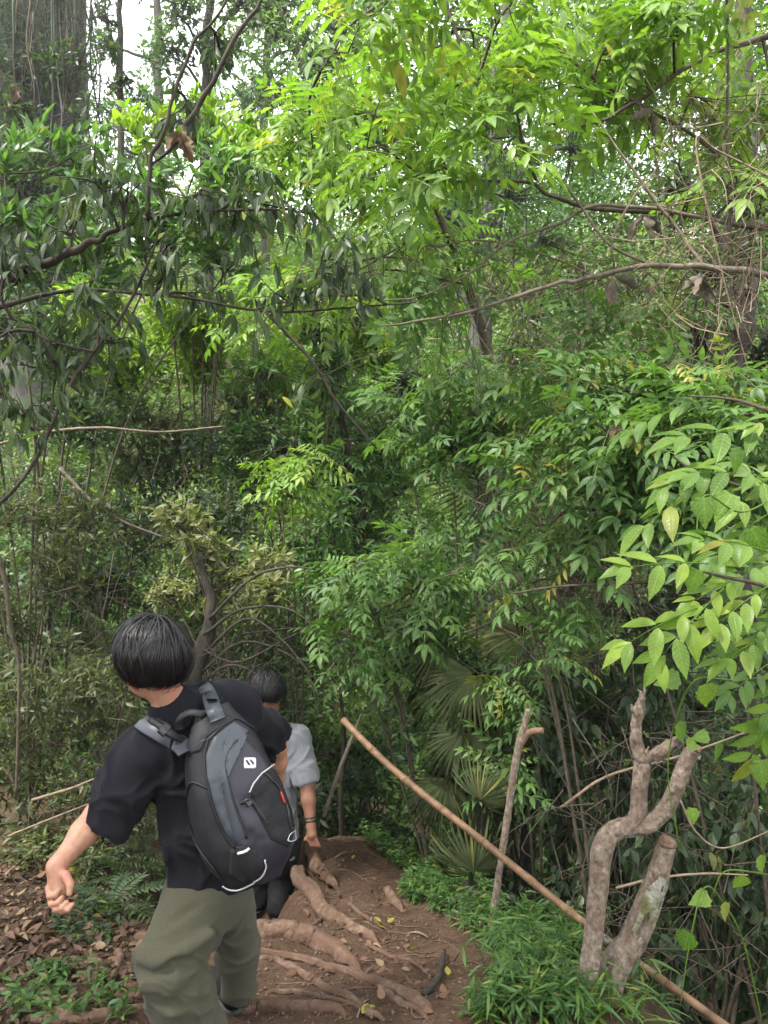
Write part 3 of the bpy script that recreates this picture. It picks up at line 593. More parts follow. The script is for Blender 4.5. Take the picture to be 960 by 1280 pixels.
S.chain([SHR, ELR], [.046, .038]); S.chain([ELR, ELR * .65 + WRR * .35, WRR], [.038, .038, .026])
HIL, KNL, ANL = P(245, 1125, 2.47), P(206, 1200, 2.34), P(262, 1292, 2.44)
HIR, KNR, ANR = P(282, 1124, 2.56), P(297, 1186, 2.68), P(298, 1240, 2.73)
for a, b_, c_ in ((HIL, KNL, ANL), (HIR, KNR, ANR)): S.chain([a, b_, b_ * .7 + c_ * .3, c_], [.07, .042, .042, .034])
# left hand: palm to the viewer, fingers curled
cv = np.array([0, -1., 0]); rt = np.array([1., 0, 0])
pc = P(73, 1106, 2.255); S.ell(pc, np.array([nrm(rt + cv * .3), nrm(cv - rt * .3), UP]), (.036, .016, .046), .015)
S.cone(WRL, pc, .025, .020, .02)
S.cone(P(82, 1094, 2.24), P(88, 1106, 2.225), .014, .011, .01); S.cone(P(88, 1106, 2.225), P(87, 1117, 2.215), .011, .0085, .006)           # thumb
for i, (mx_, my_, ln) in enumerate([(61, 1111, .9), (63, 1119, 1.05), (68, 1125, 1.08), (76, 1128, 1.0)]):
    m0 = P(mx_, my_, 2.25 - .002 * i); a1 = m0 + ln * .027 * nrm([.40, -.70, -.55]); a2 = a1 + ln * .023 * nrm([.80, -.25, .30]); a3 = a2 + ln * .017 * nrm([.55, .35, .65])
    S.cone(pc + (m0 - pc) * .4, m0, .013, .0105, .008); S.cone(m0, a1, .0105, .0092, .003); S.cone(a1, a2, .0092, .0082, .003); S.cone(a2, a3, .0082, .0068, .003)
# right hand
pr = WRR + nrm(WRR - ELR) * .05; S.cone(WRR, pr, .024, .028, .015)
for i in range(4):
    m0 = pr + (i - 1.5) * .017 * R1; a1 = m0 + .04 * nrm(F1 * .6 - UP * .8); S.cone(pr, m0, .014, .0095, .006); S.cone(m0, a1, .0095, .009, .003); S.cone(a1, a1 + .035 * nrm(-UP + F1 * -.3), .009, .0075, .003)
S.cone(pr - R1 * .02, pr - R1 * .04 + .04 * nrm(F1 - UP * .5), .011, .009, .006)
V, F = S.mesh(.0038); part('body', relax(V, F, 1, .4), F, M['skin'], H1); add_eyes(H1, hc, hf, hr, hu)
# hair: a cap of locks
hcc = hc + hu * .008 - hf * .006
S = SDF(.02); S.ell(hcc, np.array([hf, hr, hu]), (.108, .095, .108)); S.cut.append(lambda p: (-(hu @ (p - hc).T) - .118 + .32 * (hf @ (p - hc).T).clip(-.2, .2) * 0 + np.where(hf @ (p - hc).T > .03, (hf @ (p - hc).T - .03) * 1.6, 0), .01))
V, F = S.mesh(.007); hair = part('hair', V, F, M['hair'], H1, attrs={'tint': np.full(len(V), .1)})
B = hair_strands(H1, hcc, hf, hr, hu, (.109, .097, .110), 5000, (-.25, .12), lambda th: 2.52 - .92 * max(0, math.cos(th))**2, seed=3, lift=.006, jit=.3)
part('locks', *B.get(), M['hair'], hair, attrs={'tint': B.tint()}, kind='stuff')
# T-shirt
S = SDF(.035); S.cone(P(240, 915, 2.49), P(268, 1105, 2.5), .145, .138, fl=F1, sq=.74); S.cone(SHL + [0.01, 0, -.01], NB + [0.02, .01, -.025], .072, .062, .05); S.cone(NB + [0.02, .01, -.025], SHR, .062, .068, .05)
se = P(134, 1030, 2.42); S.cone(SHL, se, .080, .078, .04); S.cone(SHR, P(341, 927, 2.79), .072, .062, .03); S.cone(P(267, 1060, 2.5), P(268, 1130, 2.5), .138, .142, fl=F1, sq=.74)
ad = nrm(se - SHL); S.plane(se, ad) if False else None
S.cut.append(lambda p: (np.where(np.linalg.norm(p - se, axis=1) < .13, (p - (se - ad * .005)) @ ad, -1), .004))
ad2 = nrm(P(341, 927, 2.79) - SHR); se2 = P(341, 927, 2.79); S.cut.append(lambda p: (np.where(np.linalg.norm(p - se2, axis=1) < .10, (p - se2) @ ad2, -1), .004))
S.minus_cone(se - ad * .10, se + ad * .05, .060, .072); hemz = P(262, 1114, 2.45)[2]
S.cut.append(lambda p: (hemz + .004 * np.sin(p[:, 0] * 13) - p[:, 2], .006))
nd = nrm(hc - NB); S.cone(NB - nd * .02, NB + nd * .03, .066, .060, .03); S.cone(P(234, 897, 2.45), P(240, 882, 2.46), .05, .034, .04); S.cone(P(232, 890, 2.46), P(285, 878, 2.56), .06, .06, .04); S.minus_cone(NB + nd * .012, NB + nd * .16, .053, .062)
V, F = S.mesh(.0056); V = relax(V, F, 3); wh = np.clip((V[:, 2] - hemz) * 7, .15, 1) * np.clip((np.linalg.norm(V - (NB + nd * .03), axis=1) - .07) * 14, .05, 1); V = folds(V, F, .022, [.3, .1, 1], 2.2, 9, 4, wh); V = folds(V, F, .015, [-.6, 0, .8], 3, 14, 9, wh)
V = relax(V, F, 1, .4); tee1 = part('t_shirt', V, F, M['tee_black'], H1)
# trousers
S = SDF(.035); S.cone(P(252, 1112, 2.49), P(274, 1112, 2.53), .108, .095, .05)
HL = P(251, 1126, 2.47); KL = P(211, 1198, 2.37)
S.cone(HL, KL, .120, .092, .05); S.cone(KL, P(228, 1245, 2.39), .092, .088, .03); S.cone(P(228, 1245, 2.39), P(258, 1312, 2.44), .088, .080, .03)
S.cone(HIR, KNR, .090, .066, .03); S.cone(KNR, ANR, .065, .060, .03)
def surf_line(pts, r0, sgn):                         # crease (-1) or roll (+1) in the cloth, on the side that faces the viewer
    for (a, b_) in zip(pts[:-1], pts[1:]):
        if sgn < 0: S.minus_cone(P(*a), P(*b_), r0, r0, .018)
        else: S.cone(P(*a), P(*b_), r0, r0, .025)
surf_line([(176, 1197, 2.32), (205, 1200, 2.285), (235, 1186, 2.295), (262, 1168, 2.33)], .018, 1)
surf_line([(168, 1214, 2.30), (190, 1221, 2.270), (215, 1208, 2.276), (250, 1192, 2.30)], .012, -1)
surf_line([(182, 1226, 2.30), (212, 1230, 2.29), (243, 1214, 2.31)], .012, 1)
surf_line([(214, 1152, 2.335), (245, 1135, 2.348)], .008, -1); surf_line([(243, 1245, 2.30), (250, 1226, 2.31)], .008, -1); surf_line([(268, 1285, 2.345), (264, 1255, 2.33)], .009, -1)
S.plane(P(300, 1246, 2.7), -UP); S.cut[-1] = (lambda c: (lambda p: (np.where(p[:, 1] > 2.575 + .0 * p[:, 0], c - p[:, 2], -1), .004)))(P(300, 1244, 2.73)[2])
V, F = S.mesh(.006); V = relax(V, F, 2); wl = np.clip((P(0, 1110, 2.5)[2] - V[:, 2]) * 6, .1, 1)
V = folds(V, F, .013, [.55, 0, -.5], 2.5, 10, 14, wl); V = folds(V, F, .010, [-.8, .1, -.4], 3, 13, 17, wl)
part('trousers', V, F, M['olive_cloth'], H1)
shoe(H1, P(292, 1256, 2.74) * [1, 1, 0] + [0, 0, float(ground(*P(292, 1256, 2.74)[:2])) + .012], P(292, 1256, 2.74) * [1, 1, 0] + F1 * .20 + [-.0, 0, float(ground(*P(292, 1256, 2.74)[:2])) + .0])
shoe(H1, P(270, 1330, 2.46) * [1, 1, 0] + [0, 0, float(ground(*P(270, 1330, 2.46)[:2])) + .012], P(270, 1330, 2.46) * [1, 1, 0] + F1 * .20 + [0, 0, float(ground(*P(270, 1330, 2.46)[:2])) + .012])

# ---- the backpack he carries
PB, PT = P(316, 1098, 2.33), P(266, 884, 2.36); pv = nrm(PT - PB); pw_ = nrm(np.array([.50, -.85, .12]) - pv * np.dot([.50, -.85, .12], pv)); pu = nrm(np.cross(pw_, -pv)); pu = pu if pu[0] > 0 else -pu
PL = np.linalg.norm(PT - PB)
PK = thing('backpack', 'black and grey daypack with white square badge worn by the olive trousered hiker', 'backpack', PB)
def loft(o, v0, v1, hus, hws, cu=0.0, cw=0.0, ns=56, nv=44, ex=2.8, cus=None):
    s = np.linspace(0, 1, nv); f_ = lambda a: np.interp(s, np.linspace(0, 1, len(a)), a)
    sm = lambda a: np.convolve(np.pad(f_(a), 3, 'edge'), np.ones(7) / 7, 'valid'); HU, HW = sm(hus), sm(hws); CU = sm(cus) if cus is not None else np.full(nv, cu)
    a = np.linspace(0, 2 * math.pi, ns, endpoint=False); ca, sa = np.cos(a), np.sin(a); x = np.sign(ca) * np.abs(ca)**(2 / ex); y = np.sign(sa) * np.abs(sa)**(2 / ex)
    V = o + pv * (v0 + (v1 - v0) * s)[:, None, None] + pu * (CU[:, None] + HU[:, None] * x)[..., None] + pw_ * (cw + HW[:, None] * y)[..., None]
    V = V.reshape(-1, 3); i = np.arange(nv - 1)[:, None] * ns; j = np.arange(ns)[None]; k = (j + 1) % ns
    F = np.stack([i + j, i + k, i + ns + k, i + ns + j], -1).reshape(-1, 4)
    V = np.vstack([V, V[:ns].mean(0), V[-ns:].mean(0)]); jj = np.arange(ns); kk = (jj + 1) % ns; e = (nv - 1) * ns
    return V, [F, np.stack([kk, jj, np.full(ns, len(V) - 2)], -1), np.stack([e + jj, e + kk, np.full(ns, len(V) - 1)], -1)]
V, F = loft(PB, -.01, PL + .0, [.05, .112, .132, .137, .137, .132, .124, .110, .084, .045], [.038, .076, .092, .098, .098, .094, .085, .07, .048, .02])
V = V + (.008 * vnoise(V, 13, 31) + .004 * np.abs(vnoise(V, 34, 35)))[:, None] * pw_; main = part('main_compartment', V, F, M['nylon'], PK)
V, F = loft(PB, .0, PL * .80, [.03, .080, .092, .092, .090, .082, .066, .03], [.012, .054, .066, .066, .060, .048, .032, .008], cw=.068, cus=[.03, .035, .038, .038, .036, .03, .022, .02])
V = V + (.008 * vnoise(V, 16, 33) + .005 * np.abs(vnoise(V, 36, 36)))[:, None] * pw_; pock = part('front_pocket', V, F, M['nylon_purple'], PK)
bvp = bvh_of(main, pock); bvm = bvh_of(main)
def patch(name, poly, mat, parent, bv=bvp, off=.003, step=2.0, **kw):
    poly = np.array(poly, float); n = len(poly); per = []                       # boundary resampled, then rings towards the centre
    for k in range(n):
        a, b_ = poly[k], poly[(k + 1) % n]; m_ = max(2, int(np.hypot(*(b_ - a)) / step)); per += [a + (b_ - a) * t_ for t_ in np.arange(m_) / m_]
    per = np.array(per); c = per.mean(0); rings = 10; V = []
    for r_ in range(rings + 1):
        for q in c + (per - c) * (1 - r_ / (rings + .0)) if r_ < rings else [c]:
            h = cast(bv, *q, off if r_ else .0002); V.append(h if h is not None else (V[-1] if V else PB))
    m_ = len(per); F4 = [[r_ * m_ + j, r_ * m_ + (j + 1) % m_, (r_ + 1) * m_ + (j + 1) % m_, (r_ + 1) * m_ + j] for r_ in range(rings - 1) for j in range(m_)]
    F3 = [[(rings - 1) * m_ + j, (rings - 1) * m_ + (j + 1) % m_, rings * m_] for j in range(m_)]
    return part(name, np.array(V), [np.array(F4), np.array(F3)], mat, parent, **kw)
def seam(name, pts, r, mat, parent, bv=bvp, off=.002, n=40):
    q = catmull(np.column_stack([np.array(pts, float), np.zeros(len(pts))]), n)[:, :2]; h = [cast(bv, a, b_, off) for a, b_ in q]; h = np.array([x for x in h if x is not None])
    if len(h) > 2: return part(name, *tube(h, [r, r], 6, len(h)), mat, parent)
patch('side_panel', [(268, 921), (292, 902), (312, 914), (296, 932), (285, 946), (284, 968), (292, 1000), (302, 1030), (309, 1048), (296, 1053), (281, 1040), (268, 1010), (258, 972), (256, 944)], M['nylon_grey'], main, off=.005, label='shiny grey panel curving down the pack')
seam('piping', [(262, 918), (256, 945), (259, 980), (269, 1018), (286, 1052), (301, 1060)], .004, M['nylon'], main); seam('piping', [(259, 925), (292, 899), (318, 912)], .004, M['nylon'], main)
seam('piping', [(312, 914), (292, 930), (282, 950), (284, 972), (293, 1005), (309, 1048)], .004, M['nylon'], main)
lid = patch('lid', [(228, 926), (243, 905), (262, 893), (288, 894), (294, 900), (272, 912), (258, 922), (250, 940), (238, 944)], M['nylon'], main, off=.006)
seam('zip', [(246, 933), (252, 927), (262, 923), (270, 915)], .003, M['plastic'], main, off=.004)
patch('mesh_pocket', [(330, 965), (348, 954), (362, 968), (372, 1000), (374, 1030), (360, 1060), (338, 1050), (318, 1010), (312, 990)], M['mesh_cloth'], pock, off=.008)
seam('reflective_piping', [(311, 990), (315, 981), (322, 972), (334, 961), (345, 954), (351, 953)], .0022, M['reflect'], pock, off=.010)
patch('bottle_pocket', [(287, 1062), (306, 1056), (322, 1064), (330, 1084), (318, 1099), (300, 1103), (286, 1092)], M['mesh_cloth'], main, off=.010)
seam('reflective_piping', [(281, 1103), (288, 1107), (299, 1108), (314, 1101), (326, 1092), (331, 1081), (329, 1073)], .0024, M['reflect'], main, off=.012)
seam('reflective_tab', [(301, 1065), (306, 1063), (311, 1058)], .004, M['white'], main, off=.011)
seam('cord_loop', [(357, 1050), (361, 1042), (371, 1034), (371, 1043), (364, 1050), (357, 1050)], .0014, M['reflect'], pock, off=.010)
seam('zip_pull', [(347, 991), (350, 998), (352, 1004)], .0028, M['red'], pock, off=.012); seam('zip', [(330, 968), (345, 985), (356, 1010), (362, 1040)], .003, M['plastic'], pock, off=.010)
seam('compression_strap', [(300, 1004), (312, 1000), (322, 1012), (334, 1030)], .007, M['nylon'], pock, off=.003)
patch('buckle', [(303, 1000), (309, 996), (315, 1004), (310, 1009)], M['plastic'], pock, off=.012)
seam('compression_strap', [(259, 985), (240, 978), (233, 995)], .005, M['nylon'], main, off=.002)
# white square badge with two dark strokes
bdg = patch('badge', [(305, 948.5), (306, 947), (318.5, 947), (320, 948.5), (320, 959), (318.5, 960.5), (306, 960.5), (305, 959)], M['white'], pock, off=.004, label='white square badge with two slanted dark strokes')
patch('stroke', [(305.4, 950.5), (308, 950), (313, 956.5), (310.5, 957.5)], M['nylon_purple'], bdg, off=.0062, step=1); patch('stroke', [(311, 949.5), (313.2, 949.5), (317.3, 954.5), (316.3, 957.2)], M['nylon_purple'], bdg, off=.0062, step=1)
# shoulder straps, haul loop, buckle
bvt = bvh_of(tee1, main)
def strap(name, pix, w_, mat, off=.010, th=.012):
    q = []; nn = []
    for a in pix:
        h = cast(bvt, a[0], a[1], off) if len(a) == 2 else P(*a)
        if h is None: continue
        q.append(h); nn.append(nrm(np.array([0, 0, CAM_Z]) - h + np.array([0, 0, .9])))
    return part(name, *strip(np.array(q), np.array(nn), w_, th), mat, PK)
strap('shoulder_strap', [(238, 940), (222, 928), (205, 916), (190, 907), (178, 903)], [.055, .06, .066, .066, .06], M['nylon_grey'])
strap('shoulder_strap', [(272, 902), (266, 886), (260, 870), (256, 862), (250, 857, 2.5)], [.05, .05, .052, .05, .045], M['nylon_grey'])
bk = strap('buckle', [(206, 908), (216, 916)], .040, M['plastic'], .022, .014); strap('load_strap', [(192, 898), (206, 908), (218, 917), (232, 925)], .022, M['nylon'], .017, .006)
strap('load_strap', [(259, 868), (266, 880), (272, 893)], .020, M['nylon'], .017, .006); strap('buckle', [(263, 876), (267, 884)], .034, M['plastic'], .024, .012)
hl = [P(226, 912, 2.33), P(224, 900, 2.32), P(236, 891, 2.31), P(252, 893, 2.31), P(258, 902, 2.32)]
part('haul_loop', *strip(np.array(hl), np.array([[0, -.8, .6]] * 5), .022, .006), M['nylon'], PK)
q = [cast(bvt, a, b_, .004) for a, b_ in ((236, 1030), (250, 1060), (268, 1085), (282, 1103))]
part('waist_cord', *tube(np.array([x for x in q if x is not None]), [.003, .003], 6, 20), M['nylon'], PK)

# ---- second hiker further down the trail
F2 = nrm([.12, .98, 0]); R2 = nrm([.98, -.12, 0]); D2 = 4.75
fx = P(338, 1170, D2); fz = float(ground(fx[0], fx[1]))
H2 = thing('person', 'second hiker in grey T-shirt and black trousers seen from behind, lower on the trail', 'person', [fx[0], fx[1], fz])
hc2 = P(335, 870, 4.72); f2, r2, u2 = head_axes([.22, .95, -.22], [.02, .08, 1])
S = SDF(.025); add_head(S, hc2, f2, r2, u2); NB2 = P(338, 908, 4.76); S.cone(hc2 - u2 * .05 - f2 * .03, NB2, .052, .058, .03)
SL, SR = P(300, 922, 4.78), P(370, 921, 4.73); EL2, ER2 = P(285, 975, 4.72), P(384, 982, 4.66); WL2, WR2 = P(290, 1025, 4.85), P(389, 1033, 4.58)
S.cone(P(338, 930, 4.76), P(342, 1045, 4.76), .12, .12, fl=F2, sq=.7); S.cone(SL, NB2, .05, .05); S.cone(NB2, SR, .05, .05)
for a, b_, c_ in ((SL, EL2, WL2), (SR, ER2, WR2)): S.chain([a, b_, b_ * .65 + c_ * .35, c_], [.05, .042, .041, .028])
FR = np.array([P(348, 1, 4.72)[0], 4.70, fz]); FL = np.array([P(322, 1, 4.82)[0], 4.82, float(ground(P(322, 1, 4.82)[0], 4.82))])
HR2, HL2 = P(354, 1062, 4.76), P(328, 1062, 4.78); KR2, KL2 = (HR2 + FR) / 2 + F2 * .05, (HL2 + FL) / 2 + F2 * .06
for a, b_, c_ in ((HR2, KR2, FR), (HL2, KL2, FL)): S.chain([a, b_, c_ + [0, 0, .08]], [.075, .055, .038])
for wv, ev, sd in ((WR2, ER2, 1), (WL2, EL2, -1)):
    dv = nrm(wv - ev); pm = wv + dv * .045; S.cone(wv, pm, .026, .032, .015)
    for i in range(4):
        m0 = pm + dv * .03 + (i - 1.5) * .016 * R2; a1 = m0 + .035 * nrm(dv + F2 * .3 + R2 * .3 * sd); S.cone(pm, m0, .016, .0105, .006); S.cone(m0, a1, .0105, .0095, .003); S.cone(a1, a1 + .03 * nrm(dv * .6 + F2 * .9), .0095, .008, .003)
    S.cone(pm - R2 * .02 * sd, pm - R2 * .045 * sd + dv * .03, .012, .010, .006)
V, F = S.mesh(.0052); part('body', relax(V, F, 1, .4), F, M['skin2'], H2); add_eyes(H2, hc2, f2, r2, u2)
hq = hc2 + u2 * .014 - f2 * .008
S = SDF(.02); S.ell(hq, np.array([f2, r2, u2]), (.100, .084, .106)); S.cut.append(lambda p: (-(u2 @ (p - hc2).T) - .045 + np.where(f2 @ (p - hc2).T > .0, (f2 @ (p - hc2).T) * 1.3, 0), .01)); V, F = S.mesh(.007); hair2 = part('hair', V, F, M['hair'], H2, attrs={'tint': np.full(len(V), .1)})
B = hair_strands(H2, hq, f2, r2, u2, (.101, .086, .108), 1500, (-.15, 0), lambda th: 1.95 - .75 * max(0, math.cos(th))**2, seg=5, lift=.024, seed=8, jit=.9); part('locks', *B.get(), M['hair'], hair2, attrs={'tint': B.tint()}, kind='stuff')
S = SDF(.035); S.cone(P(337, 936, 4.76), P(342, 1065, 4.76), .150, .155, fl=F2, sq=.72); S.cone(SL, NB2 - [0, 0, .03], .07, .06, .05); S.cone(NB2 - [0, 0, .03], SR, .06, .068, .05)
sr = P(384, 978, 4.68); sl_ = P(286, 970, 4.73); S.cone(SR, sr, .072, .076, .04); S.cone(SL, sl_, .072, .076, .04)
for e_, s_ in ((sr, SR), (sl_, SL)):
    a_ = nrm(e_ - s_); S.cut.append((lambda e_, a_: lambda p: (np.where(np.linalg.norm(p - e_, axis=1) < .13, (p - e_) @ a_, -1), .004))(e_, a_)); S.minus_cone(e_ - a_ * .08, e_ + a_ * .05, .055, .068)
hz2 = P(340, 1068, 4.76)[2]; S.cut.append(lambda p: (hz2 - p[:, 2], .005)); S.minus_cone(NB2 + UP * .035, NB2 + UP * .15, .058, .07)
V, F = S.mesh(.008); V = relax(V, F, 2); part('t_shirt', folds(folds(V, F, .012, [.3, 0, 1], 3, 12, 24), F, .006, [-.6, 0, .8], 3, 16, 26), F, M['tee_grey'], H2)
S = SDF(.03); S.cone(HL2 + [0, 0, .03], HR2 + [0, 0, .03], .105, .105, .04)
for a, b_, c_ in ((HR2, KR2, FR), (HL2, KL2, FL)): S.chain([a, b_, c_ + [0, 0, .06]], [.10, .078, .068])
V, F = S.mesh(.008); part('trousers', folds(relax(V, F, 2), F, .010, [.2, 0, 1], 4, 14, 29), F, M['black_cloth'], H2)
for c_ in (FR, FL): shoe(H2, c_ + [0, -.03, .014], c_ + F2 * .19 + [0, 0, .014])
wb = ER2 * .12 + WR2 * .88; dv = nrm(WR2 - ER2); s1 = nrm(np.cross(dv, F2)); s2 = np.cross(dv, s1)
for off in (0, .018):
    part('wristband', *tube([wb - dv * off + .031 * (math.cos(t_) * s1 + math.sin(t_) * s2) for t_ in np.linspace(0, 2 * math.pi, 13)], [.005, .005], 6, 40), M['plastic'], H2)
# ------------------------------------------------------------------ leaf shapes
def leaf_tpl(xs, ws, fold=.28, curl=.18, teeth=0, petiole=.0):
    xs = np.array(xs, float); ws = np.array(ws, float); n = len(xs); zc = -curl * xs**2
    V = [[x, 0, z] for x, z in zip(xs, zc)]; UV = [[x, 0] for x in xs]; L_, R_ = {}, {}
    for k in range(1, n - 1):
        tw_ = ws[k] * (1 + (teeth if k % 2 else -teeth))
        for D, s in ((L_, 1), (R_, -1)):
            D[k] = len(V); V.append([xs[k] - .06 * (k % 2) * (teeth > 0), s * tw_, zc[k] + fold * ws[k]]); UV.append([xs[k], s * ws[k]])
    F = []
    for D, s in ((L_, 1), (R_, -1)):
        tri = [(0, 1, D[1])] + [t for k in range(1, n - 2) for t in ((k, k + 1, D[k + 1]), (k, D[k + 1], D[k]))] + [(n - 2, n - 1, D[n - 2])]
        F += [t if s > 0 else t[::-1] for t in tri]
    V = np.array(V); 
    if petiole: V[:, 0] = V[:, 0] * (1 - petiole) + petiole
    return V, np.array(F), np.array(UV)
def pinnate_tpl(pairs, tpl, ll=.36, ang=58, start=.25, droop=.16, seed=0, hang=.25):
    """compound leaf, rachis along +x, leaflets sharing their base vertex with it"""
    rng = np.random.default_rng(seed); xs = np.linspace(start, .97, pairs); w_ = .006
    node = np.concatenate([[0], xs]); zr = -droop * node**2
    V = []; UV = []; F = []
    for x, z in zip(node, zr): V += [[x, w_, z], [x, -w_, z]]; UV += [[.5, 0], [.5, 0]]
    for k in range(len(node) - 1): F += [(2 * k, 2 * k + 1, 2 * k + 3), (2 * k, 2 * k + 3, 2 * k + 2)]
    TV, TF, TU = tpl; leaflets = []
    def put(base, b, a, size, dz, roll):
        d = np.array([math.cos(a), math.sin(a), -dz]); d = nrm(d); nz = nrm(np.array([0, math.sin(roll), math.cos(roll)]) - d * d[2]); y = np.cross(nz, d)
        q = V0 = (TV * size) @ np.array([d, y, nz]) + base; n0 = len(V)
        idx = [b] + list(range(n0, n0 + len(q) - 1)); V.extend(q[1:].tolist()); UV.extend(TU[1:].tolist()); F.extend([tuple(idx[i] for i in t) for t in TF]); leaflets.append(q)
    for k, x in enumerate(xs):
        size = ll * (1 - .35 * abs((x - .62) / .5)**1.5) * rng.uniform(.88, 1.1)
        for s in (1, -1):
            b = 2 * (k + 1) + (0 if s > 0 else 1); put(np.array(V[b]), b, s * math.radians(ang + rng.normal(0, 6)) * (1 - .25 * (x - .3)), size, hang + rng.normal(0, .1), s * -.15)
    put(np.array(V[2 * pairs]), 2 * pairs, rng.normal(0, .1), ll * 1.05, .35, 0)
    return np.array(V), np.array(F), np.array(UV), leaflets
SIMPLE_FAR = leaf_tpl([0, .42, 1], [0, .19, 0], .3, .2)
LANCE = leaf_tpl([0, .15, .4, .7, 1], [0, .09, .15, .10, 0], .3, .25, petiole=.05)
OVATE = leaf_tpl([0, .12, .34, .62, .85, 1], [0, .15, .25, .20, .09, 0], .28, .22, petiole=.08)
HEART = leaf_tpl([0, .04, .12, .2, .3, .42, .52, .62, .72, .82, .91, 1], [0, .22, .34, .40, .40, .37, .32, .27, .20, .13, .07, 0], .22, .25, .07)
LEAFLET = leaf_tpl([0, .1, .26, .48, .70, .87, 1], [0, .09, .17, .20, .15, .06, 0], .28, .30, petiole=.04)
LFAR = leaf_tpl([0, .45, 1], [0, .25, 0], .2, .2)
PIN_NEAR = [pinnate_tpl(3 + (k % 2), LEAFLET, .42, 55, .32, .18, k) for k in range(4)]
PIN_MID = [pinnate_tpl(4 + k % 2, leaf_tpl([0, .2, .48, .78, 1], [0, .13, .18, .10, 0], .25, .3), .34, 58, .2, .22, 10 + k) for k in range(3)]
PIN_FAR = [pinnate_tpl(5, LFAR, .30, 60, .15, .25, 20 + k) for k in range(2)]
FERN = [pinnate_tpl(13, leaf_tpl([0, .3, 1], [0, .12, 0], .1, .1), .26, 72, .1, .45, 30 + k, .1) for k in range(2)]
def frames(X, Z):
    X = nrm(X); Y = nrm(np.cross(Z, X)); return np.stack([X, Y, np.cross(X, Y)], 1)      # rows are axes
def batch(T, pos, X, Z, s, tint):
    R_ = frames(X, Z); V = np.einsum('vk,nkj->nvj', T[0], R_) * np.asarray(s)[:, None, None] + pos[:, None]
    nV = len(T[0]); F = T[1][None] + (np.arange(len(pos)) * nV)[:, None, None]
    return V.reshape(-1, 3), F.reshape(-1, 3), np.tile(T[2], (len(pos), 1)), np.repeat(tint, nV)
def leaf_mass(name, Ts, pos, X, Z, s, tint, mat, parent=None, **kw):
    g = np.arange(len(pos)) % len(Ts); Vs, Fs, Us, Tt, n = [], [], [], [], 0
    for k, T in enumerate(Ts):
        i = g == k
        if not i.any(): continue
        V, F, U, t = batch(T, pos[i], X[i], Z[i], s[i], tint[i]); Vs.append(V); Fs.append(F + n); Us.append(U); Tt.append(t); n += len(V)
    V, F, U, t = np.vstack(Vs), np.vstack(Fs), np.vstack(Us), np.concatenate(Tt)
    return part(name, V, F, mat, parent, attrs={'tint': t}, **kw) if parent else top(name, V, F, mat, attrs={'tint': t}, **kw)

